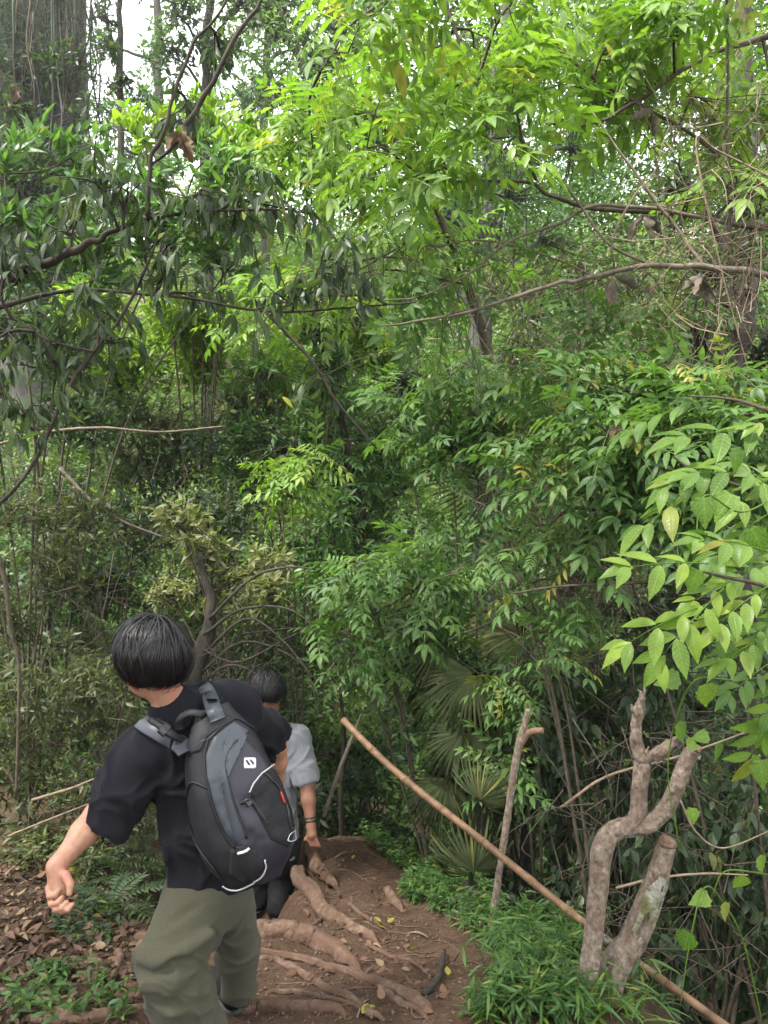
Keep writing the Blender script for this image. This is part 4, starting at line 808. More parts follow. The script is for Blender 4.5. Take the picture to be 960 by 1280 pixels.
class Plant:
    def __init__(s, name, label, cat, base, leaf, leafmat, size, wood='twig', style='spread', n_single=0, group=None, seed=0, twig_r=.004, tintsh=0.0):
        b = np.array(base, float); s.o = thing(name, label, cat, b, group); s.rng = np.random.default_rng(seed + 100); s.T = leaf; s.mat = leafmat; s.size = size; s.wood = wood; s.style = style
        s.n_single = n_single; s.sk = []; s.tw = Bag(); s.twr = twig_r; s.L = []; s.ts = tintsh
    def limb(s, pts, r, name='branch', ns=9, grow=True, wob=.05, n=None):
        pts = np.asarray(pts, float); pts2 = catmull(pts, max(len(pts) * 3, 6)); rr = np.interp(np.linspace(0, 1, len(pts2)), np.linspace(0, 1, len(r)), r)
        pts2[1:-1] += s.rng.normal(0, .35, pts2[1:-1].shape) * rr[1:-1, None]
        V, F = tube(pts2, rr, ns, n or len(pts2) * 2, .02, rng=s.rng); V = V + .12 * rr.mean() * vnoise(V, 14, 3)[:, None]
        part(name, V, F, M[s.wood], s.o)
        if grow: s.sk.append(catmull(pts2, 40))
        return s
    def twig(s, a, b, r0, r1, up=.12, n=6):
        a, b = np.asarray(a), np.asarray(b); ln = np.linalg.norm(b - a); m = (a + b) / 2 + s.rng.normal(0, .10, 3) * ln + np.array([0, 0, up * ln])
        q = catmull(np.array([a, m, b]), n); s.tw.add(*tube(q, [r0, r1], 4, n, cap=False)); return q
    def clump(s, c, rad, ntw, nl, via=True):
        """one bough towards c, twigs through the ellipsoid, leaves along the twigs"""
        rng = s.rng; c = np.asarray(c, float); rad = np.asarray(rad, float) * np.ones(3); sk = np.vstack(s.sk) if s.sk else c[None] - [0, 0, rad[2]]
        cand = sk[np.argsort(np.linalg.norm(sk - c - [0, 0, -.3 * rad[2]], axis=1))[:6]]; st = cand[rng.integers(len(cand))]
        bough = s.twig(st, c + rng.normal(0, .15, 3) * rad, s.twr * 2.2, s.twr * 1.2, .1, 9) if via else sk
        for _ in range(ntw):
            v = nrm(rng.normal(0, 1, 3)) * rng.uniform(.25, 1)**.5; e = c + v * rad; a = bough[rng.integers(len(bough) // 3, len(bough))]
            q = s.twig(a, e, s.twr, s.twr * .4, .1); s.leaves(q, nl)
        return s
    def leaves(s, q, nl):
        rng = s.rng; t = rng.uniform(.3, 1, nl); t[0] = 1; p = catmull(q, 20); i = np.clip((t * 19).astype(int), 0, 18); pos = p[i]; tan = nrm(p[i + 1] - p[i])
        side = nrm(np.cross(tan, rng.normal(0, .3, (nl, 3)) + [0, 0, 1])) * np.where(np.arange(nl) % 2, 1, -1)[:, None]
        if s.style == 'spread': X = tan * .5 + side * .85 + rng.normal(0, .25, (nl, 3)) + [0, 0, -.12]; Z = np.array([0, 0, 1.]) + rng.normal(0, .38, (nl, 3))
        elif s.style == 'droop': X = tan * .3 + side * .4 + rng.normal(0, .25, (nl, 3)) + [0, 0, -.9]; Z = side * .6 + rng.normal(0, .7, (nl, 3)) + [0, -.3, .3]
        elif s.style == 'upright': X = tan * .6 + side * .5 + rng.normal(0, .25, (nl, 3)) + [0, 0, .7]; Z = -side * .6 + rng.normal(0, .4, (nl, 3)) + [0, -.3, .4]
        else: X = rng.normal(0, 1, (nl, 3)) + tan * .4; Z = rng.normal(0, .6, (nl, 3)) + [0, 0, .8]
        s.L.append((pos, X, Z, s.size * rng.uniform(.5, 1.25, nl), np.clip(rng.beta(2, 2, nl) + s.ts, 0, 1)))
    def leaf_at(s, a, b, z=(0, -.3, 1), tint=None, sz=None):
        a, b = np.asarray(a), np.asarray(b); s.L.append((a[None], (b - a)[None], np.array([z], float), np.array([sz or np.linalg.norm(b - a)]), np.array([s.rng.uniform() if tint is None else tint]))); return s
    def done(s, leaf_name='leaf'):
        if s.tw.n: part('twigs', *s.tw.get(), M[s.wood], s.o, kind='stuff')
        pos, X, Z, sz, ti = [np.concatenate([l[k] for l in s.L]) for k in range(5)]
        pp = proj(pos); vis = (pos[:, 1] > 1) & (pp[:, 0] > -60) & (pp[:, 0] < 1020) & (pp[:, 1] > -60) & (pp[:, 1] < 1340)
        sc = np.where(vis, sz / np.maximum(pos[:, 1], .5), 0); o = np.argsort(-sc); one = o[:s.n_single]; one = one[sc[one] > 0]; rest = np.setdiff1d(np.arange(len(pos)), one)
        if len(one):
            mes = [mesh(leaf_name, T[0], T[1], uv=T[2], attrs={'tint': np.full(len(T[0]), .5)}) for T in s.T]
            for me in mes: me.materials.append(M[s.mat + '_o'])
            R_ = frames(X[one], Z[one]); b0 = ORG[s.o.name]
            for k, i in enumerate(one):
                lo = bpy.data.objects.new(leaf_name, mes[k % len(mes)]); COL.objects.link(lo); lo.parent = s.o
                mt = Matrix([[*(R_[k][j][r_] * sz[i] for j in range(3)), pos[i][r_] - b0[r_]] for r_ in range(3)] + [[0, 0, 0, 1]]); lo.matrix_local = mt
        if len(rest): leaf_mass('foliage', s.T, pos[rest], X[rest], Z[rest], sz[rest], ti[rest], M[s.mat], s.o, kind='stuff')
        return s.o
def gbase(px, d): x = (px - 480) / FPX * d; return np.array([x, d, float(ground(x, d)) - .03])
def pxr(r, d): return r / FPX * d
# ------------------------------------------------------------------ far slope, thicket
def mass(name, centers, radii, counts, T, size, mat, seed, flat=.8):
    rng = np.random.default_rng(seed); pos = []; sz = []; ti = []; Zs = []
    for c, r, n in zip(centers, radii, counts):
        v = nrm(rng.normal(0, 1, (n, 3))); rr = rng.uniform(.15, 1, n)**.45; p = c + v * rr[:, None] * r * np.array([1, 1, flat]); pos.append(p)
        sz.append(size * rng.uniform(.6, 1.3, n)); ti.append(np.clip(rng.beta(2, 2, n) * .6 + rng.uniform(0, .4), 0, 1)); Zs.append(v * .5 + rng.normal(0, .45, (n, 3)) + [0, 0, .8])
    pos = np.concatenate(pos); n = len(pos); X = rng.normal(0, 1, (n, 3)) * [1, 1, .6] + [0, 0, -.25]
    return leaf_mass(name, T, pos, X, np.concatenate(Zs), np.concatenate(sz), np.concatenate(ti), mat, None, kind='stuff')
rng = np.random.default_rng(5)
C, Rr, Nn = [], [], []
for _ in range(330):
    d = rng.uniform(13, 36); px = rng.uniform(-350, 1350); x = (px - 480) / FPX * d; z = float(ground(x, d)); r = rng.uniform(.9, 2.1) * (.7 + d / 50)
    C.append(np.array([x, d, z + r * .6])); Rr.append(r); Nn.append(int(400 * (r / 1.3)**1.6))
mass('distant_forest', C, Rr, Nn, [SIMPLE_FAR], .26, M['far'], 11)
# thicket that closes the view between the plants and the slope
C, Rr, Nn = [], [], []
for py in range(-40, 1180, 62):
    for px in range(-140, 1120, 66):
        a, b_ = px + rng.uniform(-30, 30), py + rng.uniform(-30, 30); d = 7.6 + (1180 - b_) / 1180 * 6.5 + rng.uniform(-.7, 1.2)
        if a < 360 and b_ < 190 and a > 70: continue
        if 110 < a < 500 and 370 < b_ < 520 and rng.uniform() < .75: continue
        if 110 < a < 520 and b_ < 370 and rng.uniform() < .6: continue
        c = P(a, b_, d)
        if c[2] < ground(c[0], d) - .2: continue
        C.append(c); Rr.append(pxr(58, d)); Nn.append(int(320 * (.8 + .5 * (d - 7.6) / 6)))
half = rng.uniform(0, 1, len(C)) < .45
for hm_, mt_, sd_ in ((half, M['mid'], 12), (~half, M['far'], 14)):
    ix = np.where(hm_)[0]; mass('thicket', [C[i] for i in ix], [Rr[i] for i in ix], [Nn[i] for i in ix], [SIMPLE_FAR], .115, mt_, sd_)
C2, R2_, N2 = [], [], []
for c in C[::4]: C2.append(c + rng.normal(0, .25, 3) + [0, -.5, 0]); R2_.append(.5); N2.append(110)
mass('thicket', C2, R2_, N2, [LANCE], .11, M['dark'], 13)

C, Rr, Nn = [], [], []
for py in range(530, 1060, 50):
    for px in range(-90, 540, 54):
        a, b_ = px + rng.uniform(-26, 26), py + rng.uniform(-26, 26); d = 6.2 + (1060 - b_) / 620 * 1.8 + rng.uniform(-.5, .5); c = P(a, b_, d)
        if c[2] < ground(c[0], d) - .1: continue
        C.append(c); Rr.append(pxr(50, d)); Nn.append(380)
pick = rng.integers(0, 4, len(C))
for k, (mt_, sz_) in enumerate([('mid', .075), ('far', .07), ('olive', .07), ('dark', .085)]):
    ix = np.where(pick == k)[0]; mass('undergrowth', [C[i] for i in ix], [Rr[i] for i in ix], [Nn[i] for i in ix], [SIMPLE_FAR], sz_, M[mt_], 31 + k)
C, Rr, Nn = [], [], []
for py in range(800, 1240, 50):
    for px in range(520, 1060, 54):
        a, b_ = px + rng.uniform(-26, 26), py + rng.uniform(-26, 26); d = rng.uniform(4.9, 6.3); c = P(a, b_, d)
        if c[2] < ground(c[0], d) - .3: continue
        C.append(c); Rr.append(pxr(48, d)); Nn.append(150)
mass('undergrowth', C[::2], Rr[::2], Nn[::2], [OVATE], .065, M['dark'], 39); mass('undergrowth', C[1::2], Rr[1::2], Nn[1::2], [LANCE], .075, M['mid'], 40)
C, Rr, Nn = [], [], []
for py in range(-120, 400, 70):
    for px in range(440, 1120, 70): d = rng.uniform(13, 16); C.append(P(px + rng.uniform(-30, 30), py + rng.uniform(-30, 30), d)); Rr.append(pxr(76, d)); Nn.append(680)
mass('canopy_beyond', C, Rr, Nn, [SIMPLE_FAR], .16, M['far'], 37)

# ------------------------------------------------------------------ big trunk at upper left with its creepers, and other background trees
b0 = gbase(45, 11.5)
t = thing('giant_tree', 'massive vine-hung grey trunk rising at the upper left', 'tree', b0)
V, F = tube([b0 - [0, 0, .4], P(52, 620, 11.5), P(54, 300, 11.5), P(50, 0, 11.5), P(44, -330, 11.5)], [.95, .75, .66, .60, .5], 28, 90, .012); V = V + .10 * vnoise(V * [1, 1, .25], 3, 4)[:, None]
trk = part('trunk', V, F, M['bark_grey'], t)
for k in range(26):
    x0 = rng.uniform(-15, 122); dd = 11.5 - .68 + .25 * abs((x0 - 52) / 70)**2; y0 = rng.uniform(-200, 60); y1 = rng.uniform(140, 420)
    q = [P(x0 + rng.normal(0, 12) * s_, y0 + (y1 - y0) * s_, dd - rng.uniform(0, .25)) for s_ in np.linspace(0, 1, 6)]
    part('creeper', *tube(q, [.016, .012, .008], 5, 24, .1, rng=rng), M['bark_grey'] if k % 3 else M['twig'], t)
tb = Bag()
for k in range(900):
    a = P(rng.uniform(-30, 135), rng.uniform(-40, 330), 10.75); q = [a, a + rng.normal(0, .16, 3) * [1, .4, 1], a + rng.normal(0, .28, 3) * [1, .4, 1]]; tb.add(*tube(q, [.006, .003], 3, 5, cap=False))
part('twig_tangle', *tb.get(), M['bark_grey'], t, kind='stuff')
pl = mass('creeper_leaves', [P(rng.uniform(-10, 120), rng.uniform(60, 400), 10.7) for _ in range(44)], [.38] * 44, [80] * 44, [SIMPLE_FAR], .11, M['dark'], 21); pl.parent = t; pl.location = [-float(c) for c in b0]

def bg_tree(label, px, d, trunk, clumps, mat, seed, size=.16, r=.16, name='forest_tree', leaf=None, wood='bark_dark', style='any', nl=9):
    """trunk: list of pixels up from the ground; clumps (px, py, radius px, twigs)"""
    b = gbase(px, d); p = Plant(name, label, 'tree', b, leaf or [SIMPLE_FAR], mat, size, wood, style, seed=seed, twig_r=.012)
    q = [b - [0, 0, .3]] + [P(a, c, d) for a, c in trunk]; p.limb(q, [r, r * .8, r * .5], 'trunk', 10)
    cen = q[-1]
    for a, c, rp, n in clumps:
        cc = P(a, c, d + p.rng.uniform(-.6, .6)); sk = np.vstack(p.sk); low = sk[np.argsort(np.abs(sk[:, 2] - (cc[2] - .8)) + .5 * np.linalg.norm(sk - cc, axis=1))[0]]
        p.limb([low, (low + cc) / 2 + [0, 0, .15], cc], [r * .32, r * .14], 'branch', 6, grow=False)
        old = p.sk; p.sk = [catmull(np.array([low, (low + cc) / 2 + [0, 0, .15], cc]), 12)[6:]]; p.clump(cc, pxr(rp, d), n, nl); p.sk = old
    return p.done()
bg_tree('hazy dark tree standing against the white sky at the top', 250, 17, [(262, 420), (255, 150), (262, 20), (270, -120)], [(225, 20, 45, 34), (270, 55, 45, 34), (215, 70, 35, 22), (300, 10, 45, 30), (240, -30, 60, 34)], 'dark', 41, .2, .13)
bg_tree('slim bare-stemmed tree between the giant trunk and the hazy tree', 150, 15, [(148, 420), (150, 130), (149, 0), (150, -120)], [(140, 60, 24, 16), (152, 110, 26, 18), (128, 20, 22, 12), (150, -40, 45, 20)], 'dark', 42, .16, .08)
bg_tree('hazy spreading tree with a crooked limb above the lime leaves', 400, 16, [(410, 380), (400, 180), (385, 95), (350, 25), (335, -60)], [(345, 30, 55, 44), (395, 90, 62, 50), (440, 40, 55, 44), (330, 110, 40, 26), (430, 140, 52, 36), (370, -20, 60, 40)], 'dark', 43, .2, .16)
bg_tree('faint misty tree closing the sky right of the giant trunk', 200, 25, [(205, 420), (200, 200), (196, 60), (190, -100)], [(130, 150, 44, 40), (180, 120, 46, 46), (225, 150, 46, 46), (205, 60, 46, 40), (160, 190, 46, 40), (270, 120, 44, 40), (320, 140, 44, 40), (120, 60, 26, 20)], 'mid', 50, .26, .2)
bg_tree('misty round-crowned tree on the ridge at top centre', 330, 27, [(330, 420), (330, 200), (335, 60), (340, -60)], [(290, 60, 46, 46), (340, 40, 50, 50), (390, 60, 46, 46), (320, 110, 46, 46), (370, 120, 46, 46), (430, 90, 50, 46), (300, 0, 50, 40), (470, 130, 46, 40), (440, 10, 55, 46)], 'far', 51, .26, .2)
bg_tree('pale green hillside tree beyond the centre gap', 300, 19, [(300, 560), (300, 470), (295, 420)], [(220, 430, 62, 50), (300, 420, 66, 56), (370, 450, 62, 50), (260, 480, 62, 46), (430, 430, 55, 40), (170, 470, 52, 36)], 'bright', 44, .2, .16)
bg_tree('yellow-green hillside tree right of the centre gap', 520, 18, [(520, 560), (515, 450), (510, 390)], [(470, 470, 62, 46), (530, 440, 60, 46), (560, 490, 50, 36), (500, 520, 60, 40), (440, 500, 46, 30)], 'lime', 45, .18, .15)
bg_tree('grey-barked tree with bare trunk showing in the middle distance', 612, 9.6, [(610, 640), (606, 420), (612, 300), (620, 120), (640, -60)], [(560, 270, 60, 40), (640, 250, 66, 44), (700, 300, 60, 40), (560, 350, 50, 30), (680, 400, 62, 40), (600, 160, 70, 44), (720, 180, 70, 44)], 'mid', 46, .12, .17, wood='bark_grey')
bg_tree('tall dark trunk wrapped in leaves at the right edge', 925, 6.2, [(925, 700), (920, 480), (930, 380), (925, 200), (935, -60)], [(880, 420, 60, 34), (950, 450, 60, 34), (900, 330, 66, 34), (860, 250, 70, 34), (950, 230, 66, 30), (840, 480, 60, 30)], 'dark', 47, .11, .12)
bg_tree('slender dark tree with an S-shaped stem in the shade of the centre', 455, 7.2, [(452, 700), (438, 600), (425, 520), (405, 440), (380, 330)], [(420, 470, 48, 26), (390, 410, 45, 24), (350, 560, 48, 26), (470, 560, 55, 30), (440, 640, 55, 30)], 'mid', 48, .10, .045)
bg_tree('mossy leaning tree with a pale bare elbow in the centre', 440, 8.2, [(445, 720), (462, 660), (486, 625), (500, 560), (520, 480)], [(540, 520, 56, 36), (500, 480, 50, 30), (580, 560, 55, 34)], 'dark', 49, .11, .10, wood='bark_grey')

# ------------------------------------------------------------------ mid-distance shrubs
def shrub(label, px, d, clumps, mat, size, seed, leaf, style='any', stems=4, nl=11, name='shrub', wood='twig', n_single=0, cat='shrub', twr=.0045, tint=0.0):
    b = gbase(px, d); p = Plant(name, label, cat, b, leaf, mat, size, wood, style, n_single, None, seed, twr, tint)
    cs = [P(a, c, d + dd) for a, c, rp, n, dd in clumps]; cen = np.mean(cs, 0)
    idx = np.linspace(0, len(cs) - 1, min(stems, len(cs))).astype(int)
    for i in idx:
        c = cs[i]; m_ = b + (c - b) * .5 + [(-.15 * (c[0] - b[0])), 0, .12 * np.linalg.norm(c - b)]; p.limb([b + p.rng.normal(0, .05, 3) * [1, 1, 0] - [0, 0, .05], m_, c], [twr * 3, twr * 2.2, twr * 1.3], 'stem', 7)
    for c, (a, e, rp, n, dd) in zip(cs, clumps): p.clump(c, pxr(rp, d), int(n * 1.35), int(nl * 1.2))
    return p.done()
def grid_clumps(x0, y0, x1, y1, rp, n, seed, dj=.4, step=1.25):
    r_ = np.random.default_rng(seed); return [(x + r_.normal(0, rp * .25), y + r_.normal(0, rp * .25), rp * r_.uniform(.8, 1.2), n, r_.uniform(-dj, dj)) for y in np.arange(y0, y1 + 1, rp * step) for x in np.arange(x0, x1 + 1, rp * step)]
OV = [OVATE]; LA = [LANCE]; FA = [SIMPLE_FAR]
shrub('broad-leaved light green bush below the giant trunk', 60, 6.6, grid_clumps(10, 210, 310, 330, 46, 15, 51), 'mid', .15, 61, LA, 'upright', 5, 9, n_single=120)
shrub('lime-tipped bush catching the light under the hazy tree', 250, 7.4, [(180, 170, 46, 16, 0), (255, 160, 46, 16, .2), (300, 170, 50, 18, 0), (350, 190, 46, 16, .1), (290, 215, 50, 16, -.2)], 'lime', .14, 62, OV, 'upright', 4, 8, n_single=80)
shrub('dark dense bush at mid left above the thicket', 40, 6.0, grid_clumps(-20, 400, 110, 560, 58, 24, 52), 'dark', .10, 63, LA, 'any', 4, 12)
shrub('grey-green rounded bush left of the centre gap', 230, 7.6, grid_clumps(140, 510, 330, 640, 60, 26, 53), 'olive', .10, 64, LA, 'any', 5, 12)
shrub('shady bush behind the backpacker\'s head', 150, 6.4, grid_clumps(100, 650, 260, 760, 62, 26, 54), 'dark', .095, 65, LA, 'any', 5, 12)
shrub('cream-tinted leafy bush above the two hikers', 300, 5.6, grid_clumps(215, 690, 375, 750, 46, 22, 55, .25), 'cream', .085, 66, LA, 'any', 4, 13, n_single=120)
shrub('deep green bush in the centre behind the saplings', 380, 7.0, grid_clumps(330, 480, 470, 700, 62, 26, 56), 'mid', .10, 67, LA, 'any', 5, 12)
shrub('dull olive scrub filling the left edge above the leaf litter', 30, 4.9, grid_clumps(-30, 640, 150, 1010, 58, 24, 57, .5), 'olive', .06, 68, LA, 'any', 8, 13, twr=.003)
shrub('thin weedy scrub between the scrub and the backpacker\'s arm', 140, 4.6, grid_clumps(110, 860, 200, 1040, 46, 18, 58, .3), 'olive', .055, 69, LA, 'any', 6, 12, twr=.003)
shrub('dark twiggy bush behind the second hiker', 340, 6.4, grid_clumps(270, 800, 420, 960, 55, 17, 59, .3), 'dark', .08, 70, LA, 'any', 8, 8)
shrub('small-leaved bush at the end of the trail', 450, 6.6, grid_clumps(420, 930, 520, 1060, 44, 17, 60, .3), 'mid', .06, 71, LA, 'any', 5, 12)
shrub('brown-stemmed dark bush behind the thin stake', 640, 5.6, grid_clumps(560, 850, 730, 1060, 60, 20, 61, .4), 'dark', .085, 72, OV, 'any', 6, 10)
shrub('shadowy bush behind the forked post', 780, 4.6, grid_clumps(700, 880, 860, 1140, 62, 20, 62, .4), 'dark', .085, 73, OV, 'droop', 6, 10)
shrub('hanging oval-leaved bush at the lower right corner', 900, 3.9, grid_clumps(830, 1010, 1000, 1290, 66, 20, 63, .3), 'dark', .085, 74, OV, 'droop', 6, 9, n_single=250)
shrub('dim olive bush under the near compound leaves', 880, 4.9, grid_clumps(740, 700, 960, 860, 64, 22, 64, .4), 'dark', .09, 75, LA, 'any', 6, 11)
shrub('dusky bush between the fan palms and the near leaves', 700, 5.6, grid_clumps(600, 560, 780, 780, 64, 22, 65, .5), 'mid', .085, 76, LA, 'any', 6, 11)
shrub('dry brownish tangle of stems and leaves right of centre', 760, 7.4, grid_clumps(640, 350, 860, 560, 62, 20, 66, .5), 'olive', .09, 77, LA, 'any', 6, 10)

shrub('bright sunlit bush filling the gap left of centre', 250, 7.9, grid_clumps(120, 390, 470, 510, 54, 40, 67, .4), 'lime', .12, 78, LA, 'any', 6, 12)
shrub('pale lit bush behind the small light sapling', 420, 8.6, grid_clumps(390, 520, 520, 640, 56, 30, 68, .5), 'far', .11, 79, LA, 'any', 5, 12)

# ------------------------------------------------------------------ dark lanceolate tree whose limb enters from the left
p = Plant('overhanging_tree', 'dark lance-leaved tree whose crooked limb reaches in from the left', 'tree', gbase(-250, 4.2), LA, 'dark', .105, 'bark_dark', 'droop', 300, None, 81, .0045)
p.limb([gbase(-250, 4.2) - [0, 0, .2], P(-230, 700, 4.2), P(-190, 480, 4.2), P(-170, 200, 4.2), P(-190, -200, 4.2)], [.13, .11, .09, .06], 'trunk', 12, grow=False)
p.limb([P(-185, 440, 4.2), P(-60, 385, 4.0), P(10, 350, 3.8), P(60, 326, 3.75), P(110, 302, 3.7), P(150, 285, 3.7), P(190, 272, 3.7), P(260, 263, 3.7), P(350, 262, 3.75)], [.042, .032, .026, .023, .017, .012, .009, .008, .005])
p.limb([P(186, 273, 3.7), P(188, 205, 3.7), P(205, 165, 3.7), P(218, 115, 3.7), P(240, 60, 3.72), P(275, 15, 3.75), P(300, -40, 3.8)], [.012, .011, .009, .009, .007, .005])
p.limb([P(190, 205, 3.7), P(225, 175, 3.7), P(240, 145, 3.7), P(265, 105, 3.7), P(295, 45, 3.7), P(326, 0, 3.7), P(350, -50, 3.7)], [.006, .015, .013, .011, .009, .006])
p.limb([P(-180, 480, 4.2), P(-40, 400, 4.0), P(80, 365, 3.9), P(165, 366, 3.8), P(235, 373, 3.8), P(330, 389, 3.8), P(420, 386, 3.8), P(520, 378, 3.8)], [.022, .014, .009, .007, .007, .006, .004])
p.limb([P(-180, 640, 4.2), P(-60, 660, 4.0), P(0, 630, 3.8), P(48, 568, 3.75), P(78, 500, 3.7), P(110, 450, 3.7), P(150, 398, 3.7), P(185, 330, 3.7), P(200, 280, 3.7)], [.022, .014, .010, .009, .009, .008, .007, .005])
p.limb([P(120, 440, 3.7), P(60, 425, 3.65), P(20, 400, 3.7), P(-30, 396, 3.7)], [.006, .004]); p.limb([P(330, 388, 3.8), P(385, 445, 3.8), P(420, 500, 3.8), P(470, 560, 3.85)], [.009, .009, .007, .004])
for a, c, r_, n in [(90, 290, 60, 10), (160, 250, 70, 12), (240, 250, 60, 10), (310, 270, 70, 12), (380, 280, 60, 10), (200, 330, 60, 11), (120, 380, 60, 11), (60, 440, 70, 12), (140, 430, 55, 9), (260, 380, 60, 10), (350, 370, 70, 12), (430, 300, 55, 10), (440, 370, 50, 8), (40, 520, 55, 9), (20, 350, 60, 9), (100, 220, 60, 9), (230, 130, 45, 6), (280, 70, 40, 5), (400, 470, 40, 5), (-30, 300, 70, 9), (-20, 460, 70, 9)]:
    p.clump(P(a, c, 3.75 + rng.uniform(-.25, .3)), pxr(r_, 3.7), n, 7)
p.done()

cr = []; lim = p.o
for k in range(78): cr.append(np.array([rng.uniform(-5.2, 1.8), rng.uniform(-3.0, 2.3), rng.uniform(4.3, 6.4)]))
pl = mass('crown', cr, [.75] * 78, [270] * 78, [SIMPLE_FAR], .13, M['dark'], 38); pl.parent = lim; pl.location = [-float(c) for c in ORG[lim.name]]  # unseen canopy added above the camera to shade the foreground
for k in range(0, 78, 6):
    a0 = P(-175, 60, 4.2); part('branch', *tube([a0, (a0 + cr[k]) / 2 + [0, 0, .5], cr[k]], [.04, .02, .008], 6, 16, rng=rng), M['bark_dark'], lim)  # limbs reaching out to the added shading canopy, also out of view

# ------------------------------------------------------------------ bright compound-leaved trees at the upper right
b = gbase(1150, 4.6); p = Plant('compound_leaf_tree', 'sunlit bright green compound-leaved tree arching over the upper right', 'tree', b, PIN_MID, 'bright', .34, 'twig', 'spread', 300, None, 82, .0045, .05)
p.limb([b - [0, 0, .2], P(1140, 700, 4.6), P(1110, 300, 4.6), P(1080, 0, 4.6), P(1050, -250, 4.7)], [.12, .10, .085, .07, .05], 'trunk', 12, grow=False)
p.limb([P(1110, 300, 4.6), P(1010, 290, 4.5), P(940, 283, 4.4), P(850, 268, 4.3), P(745, 260, 4.3), P(690, 245, 4.3), P(660, 228, 4.3), P(590, 227, 4.3), P(540, 228, 4.3), P(490, 246, 4.35)], [.03, .022, .016, .014, .011, .009, .007, .004])
p.limb([P(1090, 60, 4.6), P(1000, 40, 4.5), P(920, 56, 4.4), P(850, 90, 4.35), P(775, 140, 4.3), P(720, 160, 4.3), P(680, 150, 4.3)], [.03, .02, .014, .011, .008, .005])
p.limb([P(1080, -60, 4.6), P(900, -80, 4.4), P(760, -70, 4.3), P(640, -30, 4.3), P(560, -10, 4.3), P(590, 90, 4.25), P(628, 150, 4.25), P(670, 225, 4.25)], [.035, .025, .02, .016, .012, .009, .007, .004])
p.limb([P(700, -80, 4.3), P(655, 5, 4.3), P(700, 60, 4.3), P(745, 100, 4.3), P(800, 130, 4.3), P(880, 180, 4.3), P(960, 245, 4.3)], [.014, .013, .012, .01, .009, .006])
p.limb([P(760, -70, 4.3), P(600, -60, 4.2), P(500, -10, 4.1), P(440, 30, 4.1), P(400, 90, 4.1)], [.014, .01, .008, .005])
for a, c, r_, n in [(430, 60, 60, 6), (520, 60, 60, 7), (600, 60, 66, 8), (690, 40, 66, 9), (770, 50, 66, 9), (850, 40, 66, 9), (930, 60, 60, 8), (560, 140, 60, 8), (640, 130, 66, 8), (720, 110, 60, 7), (800, 110, 66, 7), (890, 140, 66, 8), (460, 170, 60, 6), (540, 200, 60, 6), (410, 190, 56, 6), (620, 200, 56, 5), (930, 220, 60, 5), (480, 10, 50, 5), (960, 130, 60, 6), (760, 0, 60, 7), (640, -20, 60, 6), (880, -30, 60, 6)]:
    p.clump(P(a, c, 4.25 + rng.uniform(-.45, .5)), [pxr(r_, 4.3), .3, pxr(r_ * .7, 4.3)], max(3, int(n * .72)), 5)
p.done()
p = Plant('compound_leaf_tree', 'thin lime-leaved branch tree further back at the upper centre', 'tree', gbase(640, 6.6), PIN_MID, 'bright', .32, 'twig', 'spread', 200, None, 83, .005, .1)
p.limb([gbase(640, 6.6) - [0, 0, .2], P(630, 600, 6.6), P(590, 380, 6.4), P(540, 250, 6.2), P(480, 150, 6.0)], [.05, .045, .03, .02], 'trunk', 9)
for a, c, r_, n in [(350, 170, 40, 6), (400, 150, 46, 8), (450, 130, 46, 8), (500, 160, 46, 8), (380, 215, 40, 6), (430, 210, 46, 7), (480, 240, 46, 7), (340, 215, 36, 5), (540, 290, 46, 6), (590, 320, 46, 6), (460, 300, 40, 5), (510, 90, 46, 6), (400, 380, 40, 4), (330, 390, 40, 4), (300, 410, 40, 4)]:
    p.clump(P(a, c, 6.1 + rng.uniform(-.4, .4)), pxr(r_, 6.1), n, 5)
p.done()
# bare pale limbs that cross below them
b = gbase(1120, 4.0); p = Plant('bare_limbed_tree', 'pale bare limbs reaching leftwards below the bright upper right leaves', 'tree', b, PIN_MID, 'mid', .26, 'bark_pale', 'spread', 120, None, 84, .003)
p.limb([b - [0, 0, .2], P(1110, 700, 4.0), P(1080, 430, 4.0), P(1090, 100, 4.0)], [.08, .065, .05, .03], 'trunk', 10, grow=False)
p.limb([P(1080, 380, 4.0), P(1010, 350, 3.9), P(950, 342, 3.85), P(880, 333, 3.85), P(815, 331, 3.85), P(750, 343, 3.85), P(700, 355, 3.85), P(640, 372, 3.85), P(580, 391, 3.9), P(520, 402, 3.9), P(470, 408, 3.9)], [.026, .020, .017, .014, .012, .010, .009, .006, .003])
p.limb([P(960, 288, 4.1), P(900, 275, 4.05), P(820, 262, 4.0), P(740, 258, 4.0), P(700, 280, 4.0), P(640, 300, 4.0), P(590, 340, 4.0), P(530, 370, 4.0), P(480, 375, 4.0)], [.012, .01, .008, .006, .004])
p.limb([P(768, 340, 3.85), P(766, 300, 3.8), P(790, 250, 3.8), P(818, 215, 3.8), P(830, 175, 3.8)], [.006, .006, .004, .003]); p.limb([P(815, 331, 3.85), P(760, 305, 3.85), P(700, 225, 3.9), P(640, 190, 3.9)], [.008, .007, .004])
p.limb([P(880, 333, 3.85), P(840, 280, 3.9), P(800, 225, 3.9), P(740, 140, 3.95)], [.01, .008, .005]); p.limb([P(770, 360, 4.1), P(690, 322, 4.1), P(600, 300, 4.1), P(540, 312, 4.1)], [.006, .005, .003])
for a, c, r_, n in [(560, 380, 50, 4), (620, 330, 50, 4), (700, 390, 50, 4), (520, 320, 46, 4), (840, 380, 50, 4), (760, 420, 50, 4)]: p.clump(P(a, c, 4.1), pxr(r_, 4), n, 4)
p.done()

